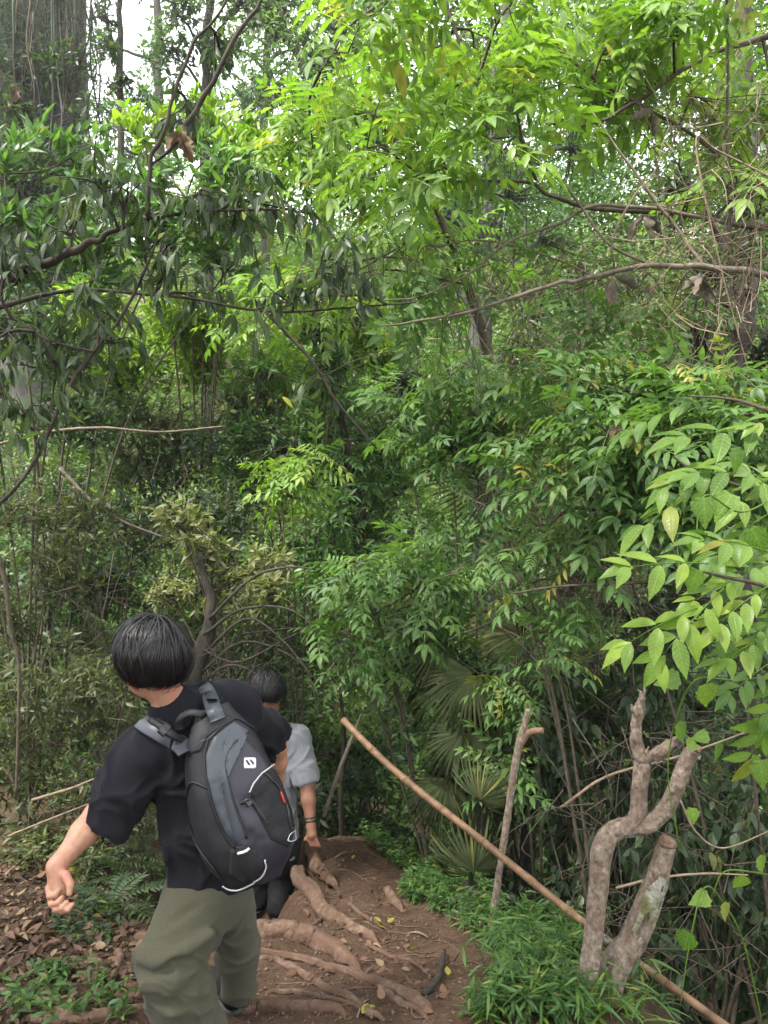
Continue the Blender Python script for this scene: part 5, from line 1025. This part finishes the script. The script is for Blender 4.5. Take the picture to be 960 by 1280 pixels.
# ------------------------------------------------------------------ compound-leaved saplings at right and centre
def sapling(label, base_px, d, clumps, mat, size, seed, n_single, T=PIN_MID, nl=5, depth=.4, tint=0., stems=3):
    b = gbase(base_px, d); p = Plant('sapling', label, 'sapling', b, T, mat, size, 'twig', 'spread', n_single, None, seed, .004, tint); cs = [P(a, c, d + dd) for a, c, r_, n, dd in clumps]
    for i in np.linspace(0, len(cs) - 1, stems).astype(int): c = cs[i]; p.limb([b - [0, 0, .1], b + (c - b) * .55 + [0, 0, .15], c], [.010, .008, .004], 'stem', 6)
    for c, (a, e, r_, n, dd) in zip(cs, clumps): p.clump(c, [pxr(r_, d), .28, pxr(r_ * .75, d)], int(n * 1.5), nl)
    return p.done()
sapling('leafy mid green sapling spreading below the bare limbs at right', 990, 3.7, [(700, 470, 56, 6, .4), (770, 480, 60, 7, .2), (840, 480, 60, 7, 0), (910, 480, 60, 7, 0), (680, 540, 60, 5, .3), (750, 550, 60, 8, 0), (820, 550, 60, 8, -.1), (890, 550, 60, 8, -.2), (950, 530, 56, 6, -.2), (650, 610, 56, 3, .3), (720, 620, 60, 4, .1), (790, 620, 56, 5, 0), (860, 630, 56, 7, -.2), (680, 670, 50, 2, .3), (740, 680, 50, 3, .1), (930, 600, 56, 6, -.2)], 'mid', .265, 91, 300, tint=.25)
sapling('dark compound-leaved sapling in the middle of the picture', 590, 5.4, [(560, 470, 50, 6, 0), (610, 460, 50, 6, .2), (540, 530, 50, 6, 0), (600, 520, 50, 6, 0), (640, 500, 46, 5, .2), (570, 570, 46, 5, -.1), (500, 500, 40, 4, .2)], 'mid', .27, 92, 200)
sapling('low fresh green sapling above the fan palm', 540, 5.0, [(450, 700, 46, 6, 0), (510, 710, 46, 6, 0), (560, 740, 46, 6, -.2), (470, 760, 46, 6, 0), (530, 780, 46, 6, 0), (600, 710, 46, 5, 0), (440, 820, 40, 5, 0), (420, 780, 40, 4, .2)], 'mid', .25, 93, 250, tint=.15)
sapling('small sapling with light leaves in front of the shady centre', 375, 5.8, [(350, 580, 34, 4, 0), (385, 575, 34, 4, 0), (365, 620, 34, 4, 0)], 'bright', .23, 94, 80)
sapling('sapling drooping behind the top of the thin stake', 680, 4.4, [(640, 850, 40, 4, 0), (690, 840, 40, 4, .1), (670, 890, 36, 4, 0), (620, 960, 36, 3, 0), (650, 950, 30, 3, .1)], 'mid', .22, 95, 100, tint=.2)
sapling('sapling filling the gap left of the near compound leaves', 760, 3.9, [(650, 690, 46, 3, .2), (700, 730, 50, 2, 0), (660, 760, 46, 3, .2), (730, 780, 46, 2, .1), (690, 800, 40, 2, 0)], 'mid', .22, 96, 100, tint=.1)
sapling('sapling at mid height right of the centre gap', 480, 7.2, [(430, 560, 40, 6, 0), (470, 600, 46, 6, .2), (510, 640, 46, 6, 0), (450, 660, 46, 6, 0), (400, 690, 40, 5, 0)], 'mid', .28, 97, 60, T=PIN_FAR)

# nearest branch: every leaflet a piece of its own
b = gbase(1080, 2.9); t = thing('sapling', 'nearest sapling with large glossy yellow-green leaflets at the right edge', 'sapling', b); rg = np.random.default_rng(77)
def stem(pts, r, nm='branch'): part(nm, *tube(pts, r, 8, len(pts) * 5, .02, rng=rg), M['twig'], t)
stem([b - [0, 0, .1], P(1075, 1000, 2.8), P(1060, 800, 2.7), P(1050, 600, 2.7), P(1040, 440, 2.8)], [.02, .017, .014, .009], 'trunk')
stem([P(1060, 820, 2.7), P(1010, 770, 2.5), P(960, 735, 2.35), P(910, 722, 2.25), P(880, 715, 2.2)], [.010, .008, .006, .004]); stem([P(1050, 660, 2.7), P(990, 640, 2.6), P(930, 610, 2.55), P(870, 590, 2.6), P(840, 570, 2.7)], [.010, .008, .006, .003])
stem([P(1045, 540, 2.7), P(980, 520, 2.7), P(920, 500, 2.8), P(860, 495, 2.9)], [.009, .007, .003]); stem([P(1062, 870, 2.7), P(1010, 850, 2.5), P(970, 830, 2.4)], [.008, .005])
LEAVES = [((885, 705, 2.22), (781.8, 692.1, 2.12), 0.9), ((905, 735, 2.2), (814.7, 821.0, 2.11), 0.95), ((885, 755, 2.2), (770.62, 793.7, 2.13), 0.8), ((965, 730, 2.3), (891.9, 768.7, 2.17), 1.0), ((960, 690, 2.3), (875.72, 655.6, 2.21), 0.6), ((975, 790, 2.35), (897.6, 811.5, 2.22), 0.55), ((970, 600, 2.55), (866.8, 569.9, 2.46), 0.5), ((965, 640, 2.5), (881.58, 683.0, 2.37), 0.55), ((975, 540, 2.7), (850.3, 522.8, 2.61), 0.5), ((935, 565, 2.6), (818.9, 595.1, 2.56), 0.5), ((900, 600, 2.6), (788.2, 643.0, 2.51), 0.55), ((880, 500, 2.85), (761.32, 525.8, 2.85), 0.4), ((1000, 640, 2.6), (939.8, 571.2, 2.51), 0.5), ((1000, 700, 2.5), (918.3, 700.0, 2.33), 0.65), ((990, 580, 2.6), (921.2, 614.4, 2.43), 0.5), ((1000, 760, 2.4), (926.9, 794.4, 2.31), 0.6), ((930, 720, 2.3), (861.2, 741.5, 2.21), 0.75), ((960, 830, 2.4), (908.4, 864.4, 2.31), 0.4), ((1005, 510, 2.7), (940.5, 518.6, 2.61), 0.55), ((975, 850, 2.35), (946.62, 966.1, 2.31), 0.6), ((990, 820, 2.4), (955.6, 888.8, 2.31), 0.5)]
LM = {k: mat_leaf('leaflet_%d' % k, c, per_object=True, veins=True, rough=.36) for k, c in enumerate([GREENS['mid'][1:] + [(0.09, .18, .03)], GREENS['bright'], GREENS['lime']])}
let_me = {}
for i, (a, c, brt) in enumerate(LEAVES):
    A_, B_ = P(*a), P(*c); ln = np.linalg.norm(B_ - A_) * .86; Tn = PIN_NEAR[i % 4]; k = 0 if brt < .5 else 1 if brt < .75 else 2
    X = nrm(B_ - A_); Zv = np.array([rg.normal(0, .25), -.55 + rg.normal(0, .15), 1.]); R_ = frames(X[None], Zv[None])[0]
    rach = np.array([[x, 0, -.18 * x * x] for x in np.linspace(0, .97, 8)]) * ln @ R_ + A_; lf = part('leaf', *tube(rach, [.0022, .0012], 5, 12), M['lime'], t)
    for q in Tn[3]:
        w_ = q * ln * rg.uniform(.94, 1.06) @ R_ + A_ + rg.normal(0, .002, 3); part('leaflet', w_, LEAFLET[1], LM[k], lf, uv=LEAFLET[2])

# climber with heart-shaped leaves
t = thing('climbing_vine', 'climber with toothed heart-shaped leaves trailing by the forked post', 'vine', gbase(960, 2.75))
def cstem(pts, r=.003): part('stem', *tube([P(*q) for q in pts], [r, r, r * .6], 6, len(pts) * 6, .05, rng=rg), M['lime'], t)
cstem([(955, 1290, 2.75), (930, 1180, 2.7), (905, 1130, 2.65), (880, 1110, 2.6), (862, 1180, 2.55), (850, 1260, 2.55)]); cstem([(990, 1100, 2.7), (940, 1090, 2.6), (905, 1090, 2.6), (890, 1120, 2.6)]); cstem([(1000, 840, 2.5), (920, 850, 2.4), (870, 850, 2.35), (845, 900, 2.4), (835, 970, 2.45), (850, 1060, 2.5)]); cstem([(1000, 600, 2.5), (930, 640, 2.4), (880, 620, 2.35), (868, 700, 2.3)])
hm = mesh('leaf', HEART[0], HEART[1], uv=HEART[2], attrs={'tint': np.full(len(HEART[0]), .5)}); hm.materials.append(M['bright_o'])
for (x, y, d, ln, ang) in [(881, 855, 2.3, 44, 75), (850, 848, 2.33, 40, 165), (896, 930, 2.4, 34, 80), (886, 920, 2.42, 26, 170), (846, 905, 2.38, 36, 60), (858, 930, 2.42, 26, 10), (861, 1165, 2.55, 40, 100), (886, 1120, 2.6, 32, 160), (903, 1130, 2.6, 30, 70), (947, 1072, 2.6, 30, 60), (930, 1095, 2.6, 30, 110), (880, 622, 2.33, 46, 95), (915, 618, 2.4, 48, 130), (868, 662, 2.28, 44, 80), (872, 712, 2.25, 40, 110), (955, 900, 2.35, 50, 100), (950, 950, 2.35, 44, 85), (940, 660, 2.3, 44, 70), (905, 800, 2.28, 36, 95), (918, 560, 2.5, 40, 80), (866, 1010, 2.45, 24, 95)]:
    a = math.radians(ang); X = np.array([math.cos(a), rg.normal(0, .2), -math.sin(a)]); Zv = np.array([rg.normal(0, .3), -.8, .5]); R_ = frames(X[None], Zv[None])[0]; s_ = pxr(ln * .85, d); pp = P(x, y, d) - ORG[t.name]
    lo = bpy.data.objects.new('leaf', hm); COL.objects.link(lo); lo.parent = t; lo.matrix_local = Matrix([[*(R_[j][r_] * s_ for j in range(3)), pp[r_]] for r_ in range(3)] + [[0, 0, 0, 1]])

# ------------------------------------------------------------------ fan palms
def frond(parent, hub, foot, tipdir, nrmv, ln, spread=200, nseg=26, seed=0, droop=.5):
    r_ = np.random.default_rng(seed); X = nrm(tipdir); R_ = frames(X[None], np.asarray(nrmv, float)[None])[0]; V = []; F = []; U = []
    for k in range(nseg):
        a = math.radians(-spread / 2 + spread * k / (nseg - 1)); l_ = ln * (1 - .25 * abs(a) / math.pi) * r_.uniform(.9, 1.05); da = math.radians(spread / nseg) * .5; n0 = len(V)
        for s_, w_ in ((.03, .9), (.45, .95), (.75, .55), (1., .02)):
            for sg, zz in ((-1, 0), (0, 1), (1, 0)):
                hw = min(s_, .5) * math.tan(da) * w_ * sg * 1.02; c_, s__ = math.cos(a), math.sin(a); x = s_ * c_ - hw * s__; y = s_ * s__ + hw * c_
                V.append([x * l_, y * l_, (zz * .018 * min(1, s_ * 3) - droop * s_**2.5 * (1 + .5 * r_.uniform())) * l_])
        for j in range(3): F += [[n0 + 3 * j, n0 + 3 * j + 1, n0 + 3 * j + 4, n0 + 3 * j + 3], [n0 + 3 * j + 1, n0 + 3 * j + 2, n0 + 3 * j + 5, n0 + 3 * j + 4]]
    W = np.array(V) @ R_ + hub; f_ = part('frond', W, np.array(F), M['palm'], parent, attrs={'tint': np.repeat(r_.uniform(0, 1, nseg), 12)}, kind='stuff')
    mid = (hub + foot) / 2 + [0, 0, .25]; part('petiole', *tube([foot, mid, hub, hub + nrm(hub - mid) * .02], [.014, .009, .006], 6, 20), M['palm'], f_)
def fan_palm(label, px, d, fr, seed, trunk=0):
    b = gbase(px, d); t = thing('fan_palm', label, 'palm', b); foot = b + [0, 0, trunk]
    part('trunk', *tube([b - [0, 0, .1], b + [0, 0, trunk * .5 + .05], foot + [0, 0, .06]], [.06, .055, .04], 10, 14, .05), M['bark_dark'], t)
    for k, (hx, hy, hd, ang, ln, spr, nz) in enumerate(fr):
        a = math.radians(ang); frond(t, P(hx, hy, hd), foot, [math.cos(a), -.35, -math.sin(a)], nz, ln, spr, 28, seed + k)
fan_palm('tall fan palm with drooping fronds left of the thin stake', 600, 4.9, [(592, 842, 4.7, 145, .46, 170, (-.3, -.75, .6)), (578, 915, 4.6, 115, .36, 200, (-.1, -.8, .6)), (640, 905, 4.8, 60, .42, 190, (.3, -.7, .6)), (555, 800, 5.0, 170, .45, 180, (-.2, -.8, .6)), (560, 975, 4.7, 120, .34, 150, (-.2, -.8, .5)), (660, 930, 4.9, 20, .40, 190, (.2, -.8, .5))], 200, .9)
fan_palm('small fan palm fanning out low beside the rail and stake', 588, 4.2, [(592, 1088, 4.1, -100, .26, 240, (-.1, -.9, .3)), (600, 1000, 4.15, -60, .24, 200, (.1, -.9, .4))], 220, .08)
fan_palm('fan palm with yellowing fronds behind the stake tip', 660, 5.6, [(652, 790, 5.4, 170, .5, 190, (-.1, -.75, .65)), (700, 810, 5.5, 30, .42, 180, (.2, -.75, .65)), (615, 605, 5.8, 190, .42, 180, (-.1, -.9, .4)), (640, 850, 5.3, 120, .4, 180, (0, -.8, .6))], 240, 1.6)

# ------------------------------------------------------------------ hanging vines, loose stems and dry leaves caught in the branches
for k, (lab, pts, r_, mm) in enumerate([
    ('dark liana hanging straight down at the upper right', [(908, -40, 4.0), (910, 60, 4.0), (909, 180, 4.02), (912, 330, 4.0), (918, 470, 4.1)], .008, 'twig'),
    ('thin pale vine curling past the dry leaves at the upper right', [(1000, 240, 3.7), (900, 190, 3.75), (870, 180, 3.7), (900, 330, 3.7), (940, 480, 3.75)], .005, 'twig_dry'),
    ('bare fallen branch slanting right above the backpacker', [(75, 585, 5.0), (110, 622, 5.0), (150, 650, 5.0), (205, 672, 5.0)], .013, 'bark_pale'),
    ('horizontal dead branch at mid left', [(-20, 560, 5.2), (60, 540, 5.2), (130, 535, 5.2), (200, 540, 5.2), (280, 533, 5.2)], .011, 'bark_pale'),
    ('upright brown stem at the left edge', [(-15, 660, 4.2), (5, 720, 4.2), (14, 790, 4.2), (24, 840, 4.2), (20, 1000, 4.2)], .014, 'twig'),
    ('dry stalk leaning behind the backpacker\'s sleeve', [(40, 1000, 3.9), (90, 985, 3.9), (125, 970, 3.9)], .008, 'twig_dry'),
    ('dry stalk lower behind the backpacker\'s forearm', [(10, 1045, 4.0), (60, 1025, 4.0), (110, 1005, 4.0)], .006, 'twig_dry'),
    ('leaning dead stem between the hikers and the rail', [(405, 1020, 5.0), (420, 975, 5.0), (437, 930, 5.0), (452, 892, 5.0)], .016, 'bark_pale'),
    ('slim dark stem rising beside the leaning dead stem', [(428, 1060, 5.6), (426, 1000, 5.6), (430, 930, 5.6), (425, 860, 5.6)], .022, 'bark_dark'),
    ('arching dry stem behind the forked post', [(700, 1010, 3.6), (760, 970, 3.6), (850, 945, 3.5), (960, 905, 3.4)], .007, 'twig_dry'),
    ('bare twig crossing behind the stump post', [(770, 1110, 3.2), (820, 1098, 3.2), (880, 1092, 3.2), (935, 1094, 3.2)], .006, 'twig_dry'),
    ('curved hanging twig to the right of the forked post', [(850, 1000, 2.9), (870, 1040, 2.9), (905, 1060, 2.9), (970, 1035, 2.9)], .004, 'twig_dry'),
    ('dark horizontal stem below the mid green sapling', [(1000, 690, 3.6), (900, 715, 3.6), (800, 728, 3.6), (700, 733, 3.65), (640, 742, 3.7)], .009, 'twig'),
    ('thin arching stem above the fan palm', [(560, 800, 4.6), (620, 775, 4.6), (700, 735, 4.5), (800, 700, 4.4)], .006, 'twig')]):
    top('liana' if 'liana' in lab or 'vine' in lab else 'branch', *tube([P(*q) for q in pts], [r_, r_ * .9, r_ * .5], 7, len(pts) * 8, .06, rng=rng), M[mm], lab, 'vine' if 'liana' in lab or 'vine' in lab else 'branch', base=P(*pts[0]), group='loose stems in the thicket')
# fine tangle of bare twigs
tb = Bag()
for k in range(900):
    reg = [(0, 560, 250, 1050, 4.9), (640, 560, 880, 1000, 4.6), (820, 120, 960, 460, 4.1), (250, 760, 420, 900, 5.6), (700, 880, 960, 1260, 3.7), (420, 300, 760, 440, 4.6)][k % 6]
    a = P(rng.uniform(reg[0], reg[2]), rng.uniform(reg[1], reg[3]), reg[4] + rng.normal(0, .3)); v = nrm(rng.normal(0, 1, 3) * [1, .6, .9]) * rng.uniform(.15, .6); q = [a, a + v * .5 + rng.normal(0, .05, 3), a + v + rng.normal(0, .08, 3)]
    tb.add(*tube(q, [.0035, .0022, .0012], 3, 6, cap=False))
top('twig_tangle', *tb.get(), M['twig'], kind='stuff')
tb = Bag()
for k in range(700):
    reg = [(630, 620, 800, 820, 4.5), (560, 360, 900, 480, 5.2), (640, 560, 860, 760, 4.8), (820, 130, 960, 420, 3.9)][k % 4]
    a = P(rng.uniform(reg[0], reg[2]), rng.uniform(reg[1], reg[3]), reg[4] + rng.normal(0, .3)); v = nrm(rng.normal(0, 1, 3) * [1, .6, 1.1]) * rng.uniform(.12, .45); tb.add(*tube([a, a + v * .5 + rng.normal(0, .05, 3), a + v + rng.normal(0, .08, 3)], [.003, .002, .001], 3, 6, cap=False))
top('dry_tangle', *tb.get(), M['twig_dry'], kind='stuff')
dl = leaf_tpl([0, .08, .2, .34, .48, .62, .75, .87, 1], [0, .10, .17, .23, .16, .22, .12, .10, 0], 1.3, -.3)
for k, (x, y, d, ln, lab) in enumerate([(765, 345, 3.8, 34, 'dark crumpled dead leaf hanging from the lowest pale limb'), (803, 270, 3.8, 34, 'grey shrivelled leaf caught on the thin pale vine'), (815, 140, 4.1, 30, 'withered grey leaf below the top of the bright tree'), (880, 345, 3.8, 30, 'blackened leaf dangling right of the lowest pale limb'), (225, 165, 3.6, 36, 'pinkish dead leaf snagged on the dark left branches'), (15, 105, 10.6, 30, 'orange dead leaf cluster on the giant trunk'), (775, 535, 3.4, 18, 'small rusty leaf among the mid green sapling')]):
    t = thing('dead_leaf', lab, 'leaf', P(x, y, d), 'dead leaves caught in branches')
    for j in range(3):
        X = np.array([rg.normal(0, .5), rg.normal(0, .3), -1]); R_ = frames(X[None], rg.normal(0, 1, (1, 3)))[0]; W = dl[0] * pxr(ln, d) @ R_ + P(x, y, d); W[:, :] += .010 * np.stack([vnoise(W, 45, j * 3 + q_) for q_ in range(3)], -1); part('blade', W, dl[1], M['dead_grey'] if k in (0, 1, 2, 3) else M['dead'], t, uv=dl[2])
for k, (x, y, d, s_, a_) in enumerate([(490, 70, 3.9, 60, 70), (500, 50, 3.9, 44, 10), (755, 52, 4.0, 30, 60), (592, 210, 4.0, 30, 100), (490, 153, 4.0, 26, 40), (635, 740, 4.0, 34, 95), (352, 495, 5, 22, 40), (640, 500, 4.8, 22, 30)]):
    a = math.radians(a_); R_ = frames(np.array([[math.cos(a), -.2, -math.sin(a)]]), np.array([[.1, -.8, .6]]))[0]
    top('yellow_leaf', LANCE[0] * pxr(s_, d) @ R_ + P(x, y, d), LANCE[1], M['yellow'] if 'yellow' in M else M.setdefault('yellow', mat_leaf('leaf_yellow', [(.26, .24, .03), (.34, .29, .05)], per_object=True, veins=True)),
        ['long yellowing leaf at the top centre', 'pale yellow leaf beside the long yellowing one', 'small yellow leaf among the upper right leaves', 'lone yellow leaf above the bare limbs', 'tiny yellow leaf beside the lime-leaved branch', 'single yellow leaf hanging over the fan palms', 'small yellow-green leaf above the light sapling', 'small yellow leaf on the dark middle sapling'][k], 'leaf', base=P(x, y, d), uv=LANCE[2])

# ------------------------------------------------------------------ ground plants and litter
def scatter_px(poly, n, seed):
    """ground points whose pixels fall in a polygon"""
    r_ = np.random.default_rng(seed); po = np.array(poly, float); lo, hi = po.min(0), po.max(0); out = []
    while len(out) < n:
        q = r_.uniform(lo, hi); ins = False; j = len(po) - 1
        for i in range(len(po)):
            if (po[i, 1] > q[1]) != (po[j, 1] > q[1]) and q[0] < (po[j, 0] - po[i, 0]) * (q[1] - po[i, 1]) / (po[j, 1] - po[i, 1]) + po[i, 0]: ins = not ins
            j = i
        if ins: out.append(on_ground(*q))
    return np.array(out)
def herbs(name, poly, n, hgt, leaf, size, mat, seed, nl=7, style=0):
    r_ = np.random.default_rng(seed); g = scatter_px(poly, n, seed); st = Bag(); L_ = []
    for q in g:
        h = hgt * r_.uniform(.5, 1.2); lean = r_.normal(0, .35, 3) * [1, 1, 0] + [0, -.1, 0]; tip = q + np.array([lean[0] * h, lean[1] * h, h]); c = catmull(np.array([q, (q + tip) / 2 + [0, 0, .1 * h], tip]), 8)
        st.add(*tube(c, [.0022, .001], 3, 6, cap=False)); t_ = r_.uniform(.2, 1, nl); i = (t_ * 7).astype(int); a = r_.uniform(0, 6.28, nl)
        L_.append((c[i], np.stack([np.cos(a), np.sin(a), r_.uniform(-.3, .6, nl)], -1), np.array([0, 0, 1.]) + r_.normal(0, .35, (nl, 3)), size * r_.uniform(.6, 1.25, nl), r_.uniform(0, 1, nl)))
    A_ = [np.concatenate([l[k] for l in L_]) for k in range(5)]; o = leaf_mass(name, leaf, *A_, M[mat], None, kind='stuff'); s_ = top('herb_stems', *st.get(), M['lime'], kind='stuff'); s_.parent = o; return o
GRASS = leaf_tpl([0, .2, .5, .8, 1], [0, .045, .05, .03, 0], .3, .5)
herbs('grass', [(505, 1120), (560, 1100), (640, 1110), (730, 1150), (745, 1280), (590, 1280), (640, 1210), (600, 1180)], 700, .12, [leaf_tpl([0, .15, .45, .75, 1], [0, .085, .10, .06, 0], .3, .3)], .055, 'mid', 301, 8)
herbs('grass', [(600, 1160), (700, 1150), (820, 1250), (850, 1280), (585, 1282)], 80, .13, [GRASS], .10, 'mid', 302, 5)
herbs('grass', [(500, 1090), (560, 1075), (620, 1105), (600, 1130), (510, 1130)], 200, .10, [LANCE], .05, 'mid', 303, 7)
herbs('ground_cover', [(0, 1235), (60, 1210), (150, 1225), (165, 1280), (0, 1282)], 80, .06, [leaf_tpl([0, .15, .45, .75, 1], [0, .12, .16, .1, 0], .3, .3)], .042, 'mid', 304, 5)
herbs('ground_cover', [(80, 1110), (200, 1090), (205, 1140), (150, 1180), (60, 1190)], 90, .07, [LANCE], .05, 'dark', 305, 6)
herbs('ground_cover', [(0, 1040), (130, 1060), (130, 1100), (0, 1090)], 120, .12, [LANCE], .05, 'olive', 306, 7)
herbs('ground_cover', [(440, 1040), (520, 1060), (540, 1100), (490, 1085)], 120, .12, [LANCE], .045, 'mid', 307, 7)
# ferns on the left bank and grass tufts at the foot of the posts
ferns = [(128, 1082, 'fern left of the backpacker\'s forearm on the bank'), (158, 1072, 'fern growing under the black sleeve'), (185, 1085, 'fern nearest the dark tree base'), (200, 1110, 'fern touching the olive trousers\' waist'), (165, 1115, 'fern low on the bank beside the path edge'), (140, 1130, 'lowest fern above the brown litter'), (105, 1105, 'fern just right of the open hand')]
for k, (x, y, lab) in enumerate(ferns):
    g = on_ground(x, y); t = thing('fern', lab, 'fern', g, 'ferns on the left bank')
    for j in range(8):
        a = j * .8 + rg.uniform(0, .5); X = np.array([math.cos(a), math.sin(a), rg.uniform(.3, .9)]); R_ = frames(X[None], np.array([[0, 0, 1.]]))[0]; T_ = FERN[j % 2]; part('frond', T_[0] * rg.uniform(.18, .28) @ R_ + g, T_[1], M['dark'], t, attrs={'tint': np.full(len(T_[0]), rg.uniform(.3, 1))})
tufts = [(690, 1268, 'grass tuft left of the forked post base'), (722, 1275, 'grass tuft hiding the forked post base'), (760, 1268, 'long-bladed grass tuft between the two post bases'), (790, 1276, 'grass tuft below the bamboo rail'), (650, 1274, 'broad grass tuft at the bottom edge of the bank'), (612, 1276, 'leafy tuft where the roots meet the grass'), (640, 1215, 'grass tuft in the middle of the green bank'), (700, 1215, 'grass tuft under the rail beside the stake')]
for k, (x, y, lab) in enumerate(tufts):
    g = on_ground(x, y); t = thing('grass_tuft', lab, 'grass tuft', g, 'grass tufts on the bank')
    bm = mesh('blade', GRASS[0], GRASS[1], uv=GRASS[2], attrs={'tint': np.full(len(GRASS[0]), .5)}); bm.materials.append(M['bright_o'])
    for j in range(10):
        a = rg.uniform(0, 6.28); X = np.array([math.cos(a), math.sin(a), rg.uniform(.2, 1.8)]); s_ = rg.uniform(.08, .18); R_ = frames(X[None], np.array([[-math.cos(a), -math.sin(a), .6]]))[0]; pp = rg.normal(0, .02, 3) * [1, 1, 0]
        lo = bpy.data.objects.new('blade', bm); COL.objects.link(lo); lo.parent = t; lo.matrix_local = Matrix([[*(R_[q][r_] * s_ for q in range(3)), pp[r_]] for r_ in range(3)] + [[0, 0, 0, 1]])
# fallen leaves
DL = [leaf_tpl([0, .12, .34, .62, .85, 1], [0, .15, .26, .22, .09, 0], f_, c_) for f_, c_ in ((.5, -.3), (.15, .3), (.8, .2), (-.4, -.2))]
dme = [mesh('fallen_leaf', T[0], T[1], uv=T[2], attrs={'tint': np.full(len(T[0]), .5)}) for T in DL]
for me in dme: me.materials.append(M['dead'])
left = [(0, 1075), (120, 1110), (180, 1170), (170, 1215), (60, 1215), (0, 1245)]
def place_leaf(q, s_, lab, grp, mat=None):
    a = rg.uniform(0, 6.28); X = np.array([math.cos(a), math.sin(a), rg.normal(0, .3)]); R_ = frames(X[None], np.array([[rg.normal(0, .45), rg.normal(0, .45), 1]]))[0]; me = dme[rg.integers(4)]; lo = bpy.data.objects.new('fallen_leaf', me); COL.objects.link(lo)
    q = q + [0, 0, .012 + rg.uniform(0, .012)]; lo.matrix_world = Matrix([[*(R_[j][r_] * s_ for j in range(3)), q[r_]] for r_ in range(3)] + [[0, 0, 0, 1]]); lo['label'] = lab; lo['category'] = 'leaf'; lo['group'] = grp
    if mat: lo.material_slots[0].link = 'OBJECT'; lo.material_slots[0].material = mat
for q in scatter_px(left, 190, 401): place_leaf(q, rg.uniform(.03, .075), 'dry brown leaf lying in the litter at the lower left', 'brown litter leaves at the lower left')
for q in scatter_px([(400, 1060), (470, 1080), (500, 1150), (590, 1200), (590, 1270), (440, 1275), (330, 1210), (380, 1110)], 46, 402): place_leaf(q, rg.uniform(.03, .055), 'small dry leaf fallen on the bare trail', 'dry leaves on the trail')
for (x, y) in [(480, 1163), (476, 1158), (512, 1192), (440, 1079), (418, 1118), (470, 1268), (452, 1277), (484, 1160), (560, 1228), (405, 1125)]: place_leaf(on_ground(x, y), rg.uniform(.035, .05), 'yellow leaf fallen on the brown trail', 'yellow leaves on the trail', M['yellow'])
g = scatter_px([(-20, 1060), (130, 1095), (200, 1165), (180, 1230), (150, 1280), (-20, 1282)], 1500, 403); n = len(g)
leaf_mass('leaf_litter', DL, g + np.array([0, 0, .006]), rg.normal(0, 1, (n, 3)) * [1, 1, .2], rg.normal(0, .35, (n, 3)) + [0, 0, 1], rg.uniform(.02, .055, n), rg.uniform(0, 1, n), M['dead_mass'], None, kind='stuff')
g = scatter_px([(300, 1160), (480, 1080), (600, 1200), (600, 1280), (300, 1282)], 600, 404); n = len(g)
leaf_mass('trail_litter', [SIMPLE_FAR], g + np.array([0, 0, .005]), rg.normal(0, 1, (n, 3)) * [1, 1, .2], rg.normal(0, .3, (n, 3)) + [0, 0, 1], rg.uniform(.008, .025, n), rg.uniform(.3, 1, n), M['dead_mass'], None, kind='stuff')
# dark tree at the path edge behind the backpacker
b = gbase(235, 5.3); t = thing('tree', 'dark mossy tree trunk standing right behind the backpacker', 'tree', b)
V, F = tube([b - [0, 0, .2], P(226, 1000, 5.3), P(232, 900, 5.3), P(246, 830, 5.3), P(262, 770, 5.35), P(250, 690, 5.4)], [.12, .085, .075, .06, .04, .02], 16, 50, .02); part('trunk', V + .02 * vnoise(V, 9, 5)[:, None], F, M['bark_dark'], t)
for q in ([(245, 830), (300, 780), (350, 790), (395, 850)], [(240, 850), (300, 805), (360, 830), (400, 900)], [(250, 800), (310, 765), (380, 770), (430, 830)], [(235, 880), (290, 845), (330, 860), (350, 930)], [(255, 770), (320, 720), (390, 715), (450, 740)], [(250, 800), (300, 830), (370, 800), (420, 790)]):
    part('branch', *tube([P(x + rng.normal(0, 6), y + rng.normal(0, 6), 5.3 - .1 * i) for i, (x, y) in enumerate(q)], [.012, .009, .006, .003], 6, 28, .08, rng=rng), M['bark_dark'], t)

# ------------------------------------------------------------------ misty air
hx = np.array([[x, y, z] for x in (-160, 160) for y in (-160, 260) for z in (-12, 72)], float)
zz = float(max(GZ.max() + 4, 24)); hx = np.array([[x, y, z] for x in (-170, 170) for y in (-170, 270) for z in (float(GZ.min()) - 1, zz)], float)
me = mesh('haze', hx, np.array([[0, 1, 3, 2], [4, 6, 7, 5], [0, 4, 5, 1], [2, 3, 7, 6], [0, 2, 6, 4], [1, 5, 7, 3]]), smooth=False)
m, N, L = mat_new('haze'); v = N.new('ShaderNodeVolumePrincipled'); v.inputs['Color'].default_value = (.9, .95, 1, 1); v.inputs['Density'].default_value = .0009; v.inputs['Anisotropy'].default_value = .2
o = N.new('ShaderNodeOutputMaterial'); L(v.outputs[0], o.inputs['Volume']); obj('haze', me, m, kind='stuff')
